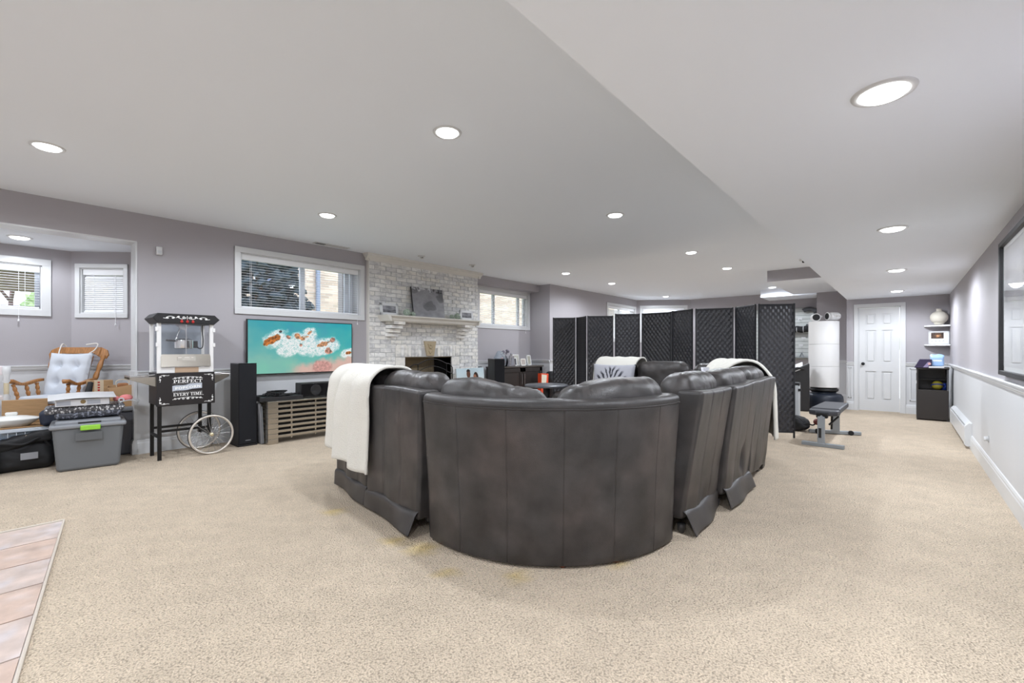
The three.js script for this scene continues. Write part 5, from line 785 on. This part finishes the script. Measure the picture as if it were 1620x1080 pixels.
{ const o = thing('play_ball', 'yellow and blue ball in the cubby of the dark cabinet', 'ball', [0.43, 0.52, -10.56]); mesh('ball', new THREE.SphereGeometry(0.075, 28, 20).translate(0, 0.075, 0), std('#8d8228', 0.5), o); mesh('band', new THREE.TorusGeometry(0.073, 0.012, 10, 40).rotateX(1.2).translate(0, 0.07, 0), std('#22357c', 0.5), o); }
{ const o = thing('blue_cup', 'blue mug at the right of the cabinet cubby', 'mug', [0.51, 0.52, -10.62]); mesh('cup', lathe([[0, 0], [0.034, 0], [0.038, 0.11], [0.034, 0.11], [0.03, 0.008], [0, 0.008]], 28), std('#233b8f', 0.35), o); mesh('handle', new THREE.TorusGeometry(0.026, 0.006, 8, 24).rotateY(0.5).translate(0.0, 0.06, 0.045), std('#3450ad', 0.35), o); }
{ const o = thing('purple_box', 'slanted dark purple printed box on top of the cabinet', 'box', [0.255, 0.892, -10.5]); mesh('box', prism([[-0.12, 0], [0.1, 0], [0.1, 0.145], [-0.05, 0.145]], 0.22, 0.004), std('#2c2142', 0.4), o); mesh('print', [prism([[-0.01, 0.01], [0.05, 0.01], [0.085, 0.1], [0.05, 0.1]], 0.002).translate(0, 0, 0.111)], std('#8f85a8', 0.4), o); mesh('sticker', at(new THREE.CylinderGeometry(0.02, 0.02, 0.002, 20), 0.07, 0.07, 0.112, 0, Math.PI / 2), std('#d9a7a0', 0.4), o); }
{ const o = thing('wipes_pack', 'pale blue crinkled pack standing on the cabinet', 'pack', [0.425, 0.922, -10.5]); mesh('pack', soft(0.17, 0.2, 0.1, 0.03, 10, 10, 4, v => { const t = (v.y + 0.1) / 0.2; v.z *= 1 - 0.7 * sstep(0.7, 1, t); v.x *= 1 + 0.06 * sstep(0.6, 1, t); v.y += 0.006 * Math.sin(v.x * 60) * sstep(0.8, 1, t); }).translate(0, 0.1, 0), std('#9fc0e8', 0.35), o); mesh('band', soft(0.155, 0.07, 0.104, 0.03, 4, 2, 2).translate(0, 0.09, 0), std('#dfe9f4', 0.35), o); }
{ const o = thing('book_stack', 'white slab of papers under the blue pack', 'papers', [0.45, 0.892, -10.48], -0.04); mesh('stack', bb(-0.13, 0.14, 0, 0.028, -0.12, 0.13, 0.004), M.trim, o); mesh('clip', bb(0.06, 0.12, 0.005, 0.02, 0.13, 0.134), M.black, o); }
{
  const o = thing('baseboard_heater', 'white baseboard heater along the right wall', 'heater', [0.62, 0, -8.88], -Q);   // local x = world z, z towards the room
  const L = 2.2, prof = [[0, 0.03], [0.05, 0.03], [0.066, 0.05], [0.066, 0.25], [0.06, 0.275], [0.03, 0.31], [0.0, 0.31]];
  mesh('front_cover', mould([[0.045, 0.06], [0.064, 0.06], [0.064, 0.255], [0.045, 0.255]], [L / 2, 0], [-L / 2, 0]), M.trim, o); mesh('damper', mould([[0.0, 0.29], [0.05, 0.272], [0.056, 0.278], [0.052, 0.288], [0, 0.31]], [L / 2, 0], [-L / 2, 0]), M.trim, o); mesh('fin_pack', bb(-L / 2 + 0.03, L / 2 - 0.03, 0.08, 0.18, 0.01, 0.04), std('#3b3d42', 0.5, 0.5), o);
  for (const x of [-L / 2, L / 2]) { const e = mesh('end_cap', at(prism(prof, 0.1, 0.003), x, 0, 0, -Q), M.trim, o); }
}
{ const o = thing('wall_outlet_cap', 'white round valve cap on the wainscot right of the heater', 'valve', [0.62, 0.335, -6.33], -Q); mesh('flange', at(lathe([[0, 0.006], [0.032, 0.006], [0.034, 0], [0, 0]], 28), 0, 0, 0, 0, Math.PI / 2), M.trim, o); mesh('cap', at(lathe([[0, 0.035], [0.018, 0.034], [0.022, 0.028], [0.022, 0.006], [0, 0.006]], 24), 0, 0, 0, 0, Math.PI / 2), M.trim, o); }
{
  const o = thing('wall_picture', 'large black framed glazed picture on the right wall', 'picture', [0.62, 1.0, -4.55], -Q);   // local x = world z
  const w = 1.62, h = 1.055, f = 0.035, d = 0.042; mesh('frame', [bb(-w / 2, w / 2, 0, f, 0, d, 0.003), bb(-w / 2, w / 2, h - f, h, 0, d, 0.003), bb(-w / 2, -w / 2 + f, 0, h, 0, d, 0.003), bb(w / 2 - f, w / 2, 0, h, 0, d, 0.003)], M.black, o);
  const art = dataTex(512, 340, (u, v) => { const n = fbm(u * 4, v * 4, 21), q = sstep(0.02, 0.16, fbm(u * 9, v * 5, 4)) * 0.5; const k = 132 + n * 26; return [k + 40 * q, k + 40 * q, k + 3 + 30 * q]; }, true, false);
  mesh('print', fitUV(bb(-w / 2 + f, w / 2 - f, f, h - f, 0.004, 0.012)), std('#ffffff', 0.6, 0, { map: art }), o); mesh('mat_board', [bb(-w / 2 + f, w / 2 - f, h - f - 0.03, h - f, 0.012, 0.016), bb(-w / 2 + f, -w / 2 + f + 0.03, f, h - f, 0.012, 0.016), bb(w / 2 - f - 0.03, w / 2 - f, f, h - f, 0.012, 0.016), bb(-w / 2 + f, w / 2 - f, f, f + 0.03, 0.012, 0.016)], std('#b9bcbb', 0.7), o);
  mesh('glazing', bb(-w / 2 + f, w / 2 - f, f, h - f, 0.026, 0.028), M.glass, o);
}

// ---------- alcove: rocking chair and boxes ----------
{
  const o = thing('rocking_chair', 'carved wooden rocking chair with pale grey tufted cushions in the alcove', 'chair', [-7.42, 0, -0.475], 43 * RAD); o.scale.set(0.92, 1, 0.62);
  // local: x across, +z towards the front, tilted back on its rockers
  const T = 0.0, sw = 0.27;
  for (const s of [-1, 1]) {
    mesh('rocker', tube([[s * 0.25, 0.09, -0.52], [s * 0.25, 0.03, -0.22], [s * 0.25, 0.022, 0.05], [s * 0.25, 0.05, 0.3], [s * 0.25, 0.1, 0.46]], 0.02, 40, 8), M.wood, o);
    const turned = (a, b, r) => { const A = new THREE.Vector3(...a), B = new THREE.Vector3(...b), L = A.distanceTo(B), pts = []; for (let i = 0; i <= 28; i++) { const t = i / 28, bulge = 0.62 + 0.38 * Math.abs(Math.sin(t * Math.PI * 4.5)) * (1 - 0.4 * Math.abs(t - 0.5)); pts.push([r * bulge, t * L]); } const g = new THREE.LatheGeometry(pts.map(p => new THREE.Vector2(...p)), 14); g.applyQuaternion(new THREE.Quaternion().setFromUnitVectors(new THREE.Vector3(0, 1, 0), B.sub(A).normalize())); return g.translate(...a); };
    mesh('leg', turned([s * 0.25, 0.05, 0.2], [s * 0.22, 0.56, 0.18], 0.024), M.wood, o); mesh('leg', turned([s * 0.25, 0.06, -0.26], [s * 0.2, 0.55, -0.2], 0.024), M.wood, o);
    mesh('back_post', turned([s * 0.25, 0.57, -0.22], [s * 0.33, 1.13, -0.47], 0.034), M.wood, o);
    for (const [z, zz] of [[0.2, 0.26], [0.02, 0.04], [-0.14, -0.16]]) mesh('arm_spindle', turned([s * 0.275, 0.57, z], [s * 0.325, 0.81, zz], 0.026), M.wood, o);
    mesh('armrest', sheet((u, v) => { const z = mix(-0.27, 0.36, u), y = 0.84 + 0.02 * Math.cos(u * 5.2) + 0.03 * sstep(0.55, 1, u) - 0.03 * sstep(0.93, 1, u); return [s * 0.33 + (v - 0.5) * (0.05 + 0.035 * sstep(0.5, 0.9, u)) * (1 - 0.5 * sstep(0.94, 1, u)), y, z]; }, 26, 6, 0.03), M.wood, o);
    mesh('stretcher', turned([s * 0.24, 0.22, 0.19], [s * 0.235, 0.2, -0.24], 0.015), M.wood, o);
  }
  mesh('cross_stretcher', bar([-0.24, 0.25, 0.19], [0.24, 0.25, 0.19], 0.014), M.wood, o);
  mesh('seat', soft(0.56, 0.045, 0.52, 0.02, 8, 1, 8, v => { v.y += 0.02 * Math.pow(Math.abs(v.x) / 0.28, 2); }).translate(0, 0.56, 0.0), M.wood, o);
  for (const x of [-0.16, -0.08, 0, 0.08, 0.16]) mesh('back_spindle', bar([x, 0.57, -0.22], [x * 1.25, 1.12, -0.46], 0.009, 0.009), M.wood, o);
  const cr = mesh('crest_rail', at(prism([[-0.36, 0.0], [-0.385, 0.05], [-0.36, 0.11], [-0.28, 0.145], [0.28, 0.145], [0.36, 0.11], [0.385, 0.05], [0.36, 0.0], [0.28, 0.015], [0.2, 0.06], [-0.2, 0.06], [-0.28, 0.015]], 0.03, 0.008), 0, 1.09, -0.475, 0, -0.33), M.wood, o);
  const tuftMap = (v, w, h) => { let q = 0; for (const [x, y] of [[-0.17, 0.17], [0.17, 0.17], [-0.17, -0.17], [0.17, -0.17]]) q += Math.exp(-(((v.x / w - x) ** 2 + (v.y / h - y) ** 2) / 0.006)); return q; };
  const bc = mesh('back_cushion', at(pillow(0.54, 0.56, 0.2, (v, s) => { const k = tuftMap(v, 0.62, 0.62); v.z -= s * 0.075 * Math.min(1, k); const d = Math.min(Math.abs(v.x), Math.abs(v.y)); v.z -= s * 0.018 * Math.exp(-Math.pow(Math.abs(Math.abs(v.x / 0.62) - 0.17) / 0.05, 2)) * (Math.abs(v.y) < 0.28 ? 1 : 0.3) * 0.6 + s * 0.018 * Math.exp(-Math.pow(Math.abs(Math.abs(v.y / 0.62) - 0.17) / 0.05, 2)) * 0.6; }), 0, 0.9, -0.26, 0, -0.34), M.cushion, o); part(bc, 'pale grey tufted back cushion');
  mesh('cushion_tie', tube([[-0.18, 1.14, -0.36], [-0.21, 1.2, -0.43], [-0.2, 1.27, -0.475], [-0.19, 1.24, -0.53]], 0.008, 20), std('#d8d3cc', 0.9), o); mesh('cushion_tie', tube([[0.18, 1.14, -0.36], [0.24, 1.2, -0.43], [0.25, 1.27, -0.475], [0.1, 1.262, -0.48]], 0.008, 20), std('#d8d3cc', 0.9), o);
  mesh('seat_cushion', soft(0.54, 0.09, 0.5, 0.04, 8, 2, 8, v => { v.y += 0.01 * fbm(v.x * 6, v.z * 6, 2); }).translate(0, 0.63, 0.03), M.cushion, o);
}
const BX = (n, l, cat, p, ry, w, h, d, mat) => { const o = thing(n, l, cat, p, ry); return o; };
{
  const o = thing('storage_tote', 'large grey storage tote with a bright green latch in front of the clutter', 'storage box', [-6.4, 0, -0.66], Q - 0.1);
  const w = 0.5, d = 0.44, h = 0.43; mesh('tub', soft(w, h, d, 0.035, 6, 6, 6, v => { const t = (v.y + h / 2) / h; const k = 0.93 + 0.13 * t; v.x *= k; v.z *= k; }).translate(0, h / 2, 0), M.tote, o);
  mesh('recess_panel', at(bb(-0.1, 0.1, 0.27, 0.35, 0, 0.004, 0.002), 0, 0.03, d / 2 + 0.006, 0, 0.1), std('#5f6265', 0.5), o);
  const l = mesh('lid', soft(w * 1.14, 0.045, d * 1.14, 0.018, 6, 1, 6).translate(0, h + 0.012, 0), M.toteLid, o); mesh('lid_ridge', soft(w * 0.98, 0.05, d * 0.98, 0.02, 4, 1, 4).translate(0, h + 0.042, 0), M.toteLid, l);
  part(mesh('latch', soft(0.15, 0.05, 0.03, 0.01, 3, 2, 1).translate(0.01, h - 0.005, d * 0.57 + 0.012), M.green, o), 'bright green plastic latch'); mesh('latch_slot', bb(-0.08, 0.09, h + 0.035, h + 0.05, d * 0.5 - 0.01, d * 0.5 + 0.01), M.black, o);
}
const TT = 0.508;
for (const [k, l, w, h, d, x, y, z, c] of [[0, 'lower bundle of dark glittery fabric on the grey tote', 0.5, 0.06, 0.3, -6.42, TT, -0.66, 1], [1, 'upper bundle of silver patterned fabric on the grey tote', 0.6, 0.065, 0.32, -6.44, TT + 0.052, -0.64, 0]]) {
  const o = thing('fabric_bundle', l, 'fabric', [x, y, z], Q - 0.08); const tex = dataTex(256, 128, (u, v, X, Y) => { const n = fbm(u * 26, v * 18, k * 9 + 3, 4), s = sstep(0.02, 0.2, n), h2 = hash(X, Y) * 30; return c ? [mix(34, 150, s * 0.6) + h2, mix(36, 155, s * 0.6) + h2, mix(44, 170, s * 0.6) + h2] : [mix(62, 206, s) + h2, mix(62, 206, s) + h2, mix(66, 208, s) + h2]; });
  mesh('folded_cloth', soft(w, h, d, h * 0.42, 26, 4, 14, v => { const n = fbm(v.x * 8, v.z * 10, k * 5, 3); v.y += 0.022 * n + (v.y < 0 ? 0.0 : 0.006); v.z += 0.03 * fbm(v.x * 12, k, 3) * (Math.abs(v.z) > d * 0.4 ? 1 : 0); if (v.y < -h * 0.2) v.y = Math.max(v.y, -h / 2); }).translate(0, h / 2, 0), std('#ffffff', 0.45, 0.1, { map: scaled(tex, 2) }), o);
}
{ const o = thing('game_box', 'white flat box with a lifted lid on the fabric pile', 'box', [-6.4, TT + 0.128, -0.62], Q - 0.06); mesh('tray', bb(-0.21, 0.19, 0, 0.065, -0.14, 0.14, 0.004), std('#dfe1e6', 0.5), o); mesh('label_print', [bb(-0.2, -0.1, 0.01, 0.055, 0.1395, 0.1415), bb(0.02, 0.12, 0.012, 0.055, 0.1395, 0.1415)], std('#aeb3bf', 0.5), o); mesh('bronze_seal', at(new THREE.CylinderGeometry(0.02, 0.02, 0.004, 20), -0.01, 0.04, 0.142, 0, Math.PI / 2), std('#8a7449', 0.4), o); mesh('end_print', bb(0.19, 0.193, 0, 0.065, -0.14, 0.14), std('#56605a', 0.5), o); mesh('lid', at(sheet((u, v) => [(u - 0.5) * 0.5, 0.01 * Math.sin(u * 4), (v - 0.5) * 0.34 - 0.0], 16, 8, 0.004), -0.01, 0.088, 0.03, 0, 0.1, 0.03), M.trim, o); }
{ const o = thing('pink_toy', 'small pink soft toy beside the white box', 'toy', [-6.42, TT + 0.13, -0.925], Q); mesh('body', [new THREE.SphereGeometry(0.045, 18, 14).scale(1.3, 0.8, 1).translate(0.03, 0.04, 0.02), new THREE.SphereGeometry(0.028, 16, 12).translate(-0.05, 0.035, 0.03)], std('#e98d8d', 0.9), o); mesh('bow', new THREE.TorusGeometry(0.02, 0.008, 8, 20).translate(-0.015, 0.02, 0.06), M.trim, o); }
{ const o = thing('open_booklet', 'grey white booklet on the corner of the grey tote', 'booklet', [-6.42, TT + 0.118, -0.99], Q - 0.2); mesh('cover', sheet((u, v) => [(u - 0.5) * 0.16, 0.012 + 0.012 * Math.cos((u - 0.5) * 5), (v - 0.5) * 0.2], 12, 4, 0.008), M.trim, o); }
{ const o = thing('back_tote', 'darker grey tote behind the one with the green latch', 'storage box', [-6.87, 0, -0.88], Q); mesh('tub', soft(0.42, 0.5, 0.32, 0.03, 4, 6, 4, v => { const k = 0.9 + 0.1 * (v.y + 0.25) / 0.5; v.x *= k; v.z *= k; }).translate(0.0, 0.25, 0), std('#5a5b62', 0.5), o); mesh('lid', soft(0.46, 0.05, 0.36, 0.018, 4, 1, 4).translate(0, 0.522, 0), M.toteLid, o); }
{ const o = thing('paper_bag', 'open brown kraft paper shopping bag on the darker tote', 'bag', [-6.84, 0.548, -0.985], Q - 0.05); mesh('bag', sheet((u, v) => { const a = u * Math.PI * 2, k = Math.max(Math.abs(Math.cos(a)), Math.abs(Math.sin(a))), w = 0.12 * mix(0.85, 1.0, v), d = 0.075; return [Math.cos(a) / k * w + 0.006 * Math.sin(v * 9 + u * 20), v * (0.235 + 0.012 * Math.sin(a * 2)), Math.sin(a) / k * d * mix(1, 0.9, v)]; }, 48, 8, 0.003), M.kraft, o); mesh('handle', [tube([[-0.05, 0.22, 0.06], [-0.055, 0.29, 0.05], [0.0, 0.31, 0.05], [0.055, 0.29, 0.05], [0.05, 0.22, 0.06]], 0.004, 24)], M.tape, o); mesh('contents', [soft(0.1, 0.06, 0.07, 0.02, 3, 2, 2).translate(0.01, 0.235, -0.02)], std('#a5714a', 0.8), o); mesh('bag_base', bb(-0.1, 0.1, 0, 0.004, -0.065, 0.065), M.kraft, o); }
function carton(n, label, p, ry, w, h, d, tape) { const o = thing(n, label, 'box', p, ry); mesh('carton', bb(-w / 2, w / 2, 0, h, -d / 2, d / 2, 0.003), M.card, o); mesh('flap_seam', bb(-w / 2, w / 2, h - 0.0005, h + 0.0015, -0.002, 0.002), M.tape, o); if (tape) { mesh('tape_strip', [bb(-0.05, 0.03, 0, h + 0.001, d / 2 - 0.001, d / 2 + 0.001), bb(-0.05, 0.03, h - 0.001, h + 0.001, -d / 2, d / 2)], M.tape, o); mesh('red_print', [0.03, 0.06, 0.09, 0.12].map(y => bb(-0.022, -0.002, y, y + 0.018, d / 2, d / 2 + 0.0016)), M.red, o); } return o; }
carton('cardboard_box', 'lower long cardboard box behind the rocking chair arm', [-7.12, 0, -0.79], Q - 0.05, 0.32, 0.69, 0.14);
carton('cardboard_box', 'upper taped cardboard box with red print on the tape', [-7.12, 0.692, -0.825], Q - 0.05, 0.225, 0.15, 0.15, true);
carton('cardboard_box', 'plain flat cardboard box standing behind the white dish', [-7.2, 0, -0.235], Q, 0.34, 0.66, 0.07);
{ const o = thing('toy_bat', 'black and white toy bat leaning on the chair front', 'bat', [-6.62, 0, -0.54], Q); mesh('blade', at(lathe([[0, 0], [0.016, 0], [0.03, 0.3], [0.034, 0.6], [0.024, 0.76], [0, 0.77]], 20).scale(1, 1, 0.6), 0.02, 0.1, 0, 0, 0, -0.18), M.black, o); mesh('white_print', at(bb(-0.012, 0.012, 0.5, 0.62, 0.02, 0.0215), 0.02, 0.1, 0, 0, 0, -0.18), M.trim, o); }
{
  const o = thing('clear_bin', 'clear plastic storage bin under the white dish', 'storage box', [-7.0, 0, -0.16], Q); mesh('tub', [bb(-0.27, 0.27, 0, 0.006, -0.14, 0.14), bb(-0.27, 0.27, 0, 0.36, 0.135, 0.14), bb(-0.27, 0.27, 0, 0.36, -0.14, -0.135), bb(-0.27, -0.265, 0, 0.36, -0.14, 0.14), bb(0.265, 0.27, 0, 0.36, -0.14, 0.14)], M.clearPlastic, o); mesh('rim', [bb(-0.285, 0.285, 0.355, 0.375, 0.135, 0.155, 0.004), bb(-0.285, 0.285, 0.355, 0.375, -0.155, -0.135, 0.004), bb(-0.285, -0.265, 0.355, 0.375, -0.155, 0.155, 0.004), bb(0.265, 0.285, 0.355, 0.375, -0.155, 0.155, 0.004)], std('#d3dae2', 0.3), o); mesh('lid', bb(-0.28, 0.28, 0.375, 0.39, -0.15, 0.15, 0.004), std('#dfe4ea', 0.3), o); mesh('rib', Array.from({ length: 9 }, (_, i) => bb(-0.24 + i * 0.06, -0.235 + i * 0.06, 0.28, 0.35, 0.14, 0.145)), std('#e3e8ee', 0.3), o); mesh('contents', bb(-0.25, 0.25, 0.01, 0.3, -0.12, 0.12, 0.02), std('#56709a', 0.7), o);
}
{ const o = thing('wood_board', 'small wooden board under the white covered dish', 'board', [-7.0, 0.392, -0.25], Q); mesh('board', bb(-0.2, 0.2, 0, 0.014, -0.14, 0.14, 0.004), M.card, o); }
{ const o = thing('casserole_dish', 'white oval covered casserole dish with a knob lid', 'dish', [-6.96, 0.408, -0.13], Q - 0.15); mesh('dish', lathe([[0, 0.015], [0.11, 0], [0.16, 0.045], [0.185, 0.07], [0.18, 0.075], [0, 0.075]], 48).scale(1.15, 1, 0.72), M.porcelain, o); mesh('lid', lathe([[0.184, 0.074], [0.17, 0.088], [0.09, 0.108], [0.03, 0.114], [0, 0.114]], 48).scale(1.15, 1, 0.72), M.porcelain, o); mesh('knob', soft(0.09, 0.035, 0.04, 0.014, 3, 2, 2).translate(0, 0.13, 0), M.porcelain, o); }
{ const o = thing('navy_pouch', 'dark navy pouch squeezed between the dish and the grey tote', 'pouch', [-6.86, 0.395, -0.41], Q); mesh('pouch', soft(0.17, 0.17, 0.16, 0.05, 6, 6, 6, v => { v.x += 0.02 * fbm(v.y * 9, v.z * 9, 3); v.y += 0.02 * fbm(v.x * 9, v.z * 9, 5); }).translate(0, 0.085, 0), std('#2a3040', 0.7), o); }
{ const o = thing('grey_basket', 'grey brown woven basket behind the dish', 'basket', [-6.93, 0, -0.55], Q); mesh('weave', lathe([[0, 0], [0.07, 0], [0.09, 0.3], [0.085, 0.62], [0.07, 0.64], [0.08, 0.6], [0, 0.05]], 30), std('#77706a', 0.95, 0, { bumpMap: scaled(clothBump, 6), bumpScale: 0.004 }), o); }
{
  const o = thing('black_duffel', 'black nylon duffel bag with a grey label patch on the carpet', 'bag', [-6.7, 0, -0.12], Q);
  mesh('body', soft(0.62, 0.28, 0.3, 0.09, 20, 8, 10, v => { const n = fbm(v.x * 6, v.y * 6, v.z * 6, 3); v.z += 0.035 * n; v.y += 0.03 * n * (v.y > -0.05 ? 1 : 0); if (v.y > 0) v.z *= 1 - 0.25 * v.y / 0.14; }).translate(0.0, 0.138, 0), M.duffel, o);
  mesh('collapsed_flap', soft(0.42, 0.09, 0.3, 0.03, 16, 3, 8, v => { v.y += 0.05 * fbm(v.x * 9, v.z * 9, 8) + 0.04 * Math.sin(v.x * 7); }).translate(0.08, 0.28, -0.02), M.duffel, o);
  mesh('end_pocket', soft(0.2, 0.25, 0.1, 0.04, 4, 4, 2).translate(-0.17, 0.13, 0.17), M.duffel, o); mesh('label_patch', at(bb(-0.06, 0.06, -0.03, 0.035, 0, 0.004, 0.002), 0.12, 0.15, 0.185, 0.05, -0.08), std('#8c8d91', 0.4), o); mesh('strap', tube([[-0.25, 0.24, 0.12], [-0.1, 0.29, 0.15], [0.08, 0.27, 0.17], [0.2, 0.31, 0.12], [0.27, 0.22, 0.1]], 0.012, 40), M.rubber, o); mesh('tan_wallet', soft(0.15, 0.05, 0.07, 0.012, 3, 1, 2).translate(0.17, 0.315, 0.05), std('#bfa88c', 0.6), o);
}
{ const o = thing('white_stand', 'white turned post of a small stand with a pinkish top at the left edge', 'stand', [-7.34, 0, -0.02], Q); mesh('post', lathe([[0, 0], [0.03, 0], [0.03, 0.7], [0.018, 0.72], [0.018, 0.84], [0.03, 0.86], [0.024, 0.9], [0.034, 0.96], [0.03, 1.02], [0, 1.02]], 22, 0.08, 0, 0), M.trim, o); mesh('top_panel', prism([[-0.3, 0.9], [0.06, 0.93], [0.06, 1.02], [-0.3, 1.09]], 0.05, 0.006).translate(0, 0, -0.02), std('#e6dcdf', 0.7), o); mesh('low_shelf', bb(-0.35, 0.08, 0.66, 0.69, -0.3, 0.02, 0.005), std('#d9cdc9', 0.6), o); mesh('brass_sleeve', cyl(0.021, 0.021, 0.12, 0.08, 0.78, 0, 20), std('#cfc2a4', 0.5), o); }
renderer.render(scene, camera);
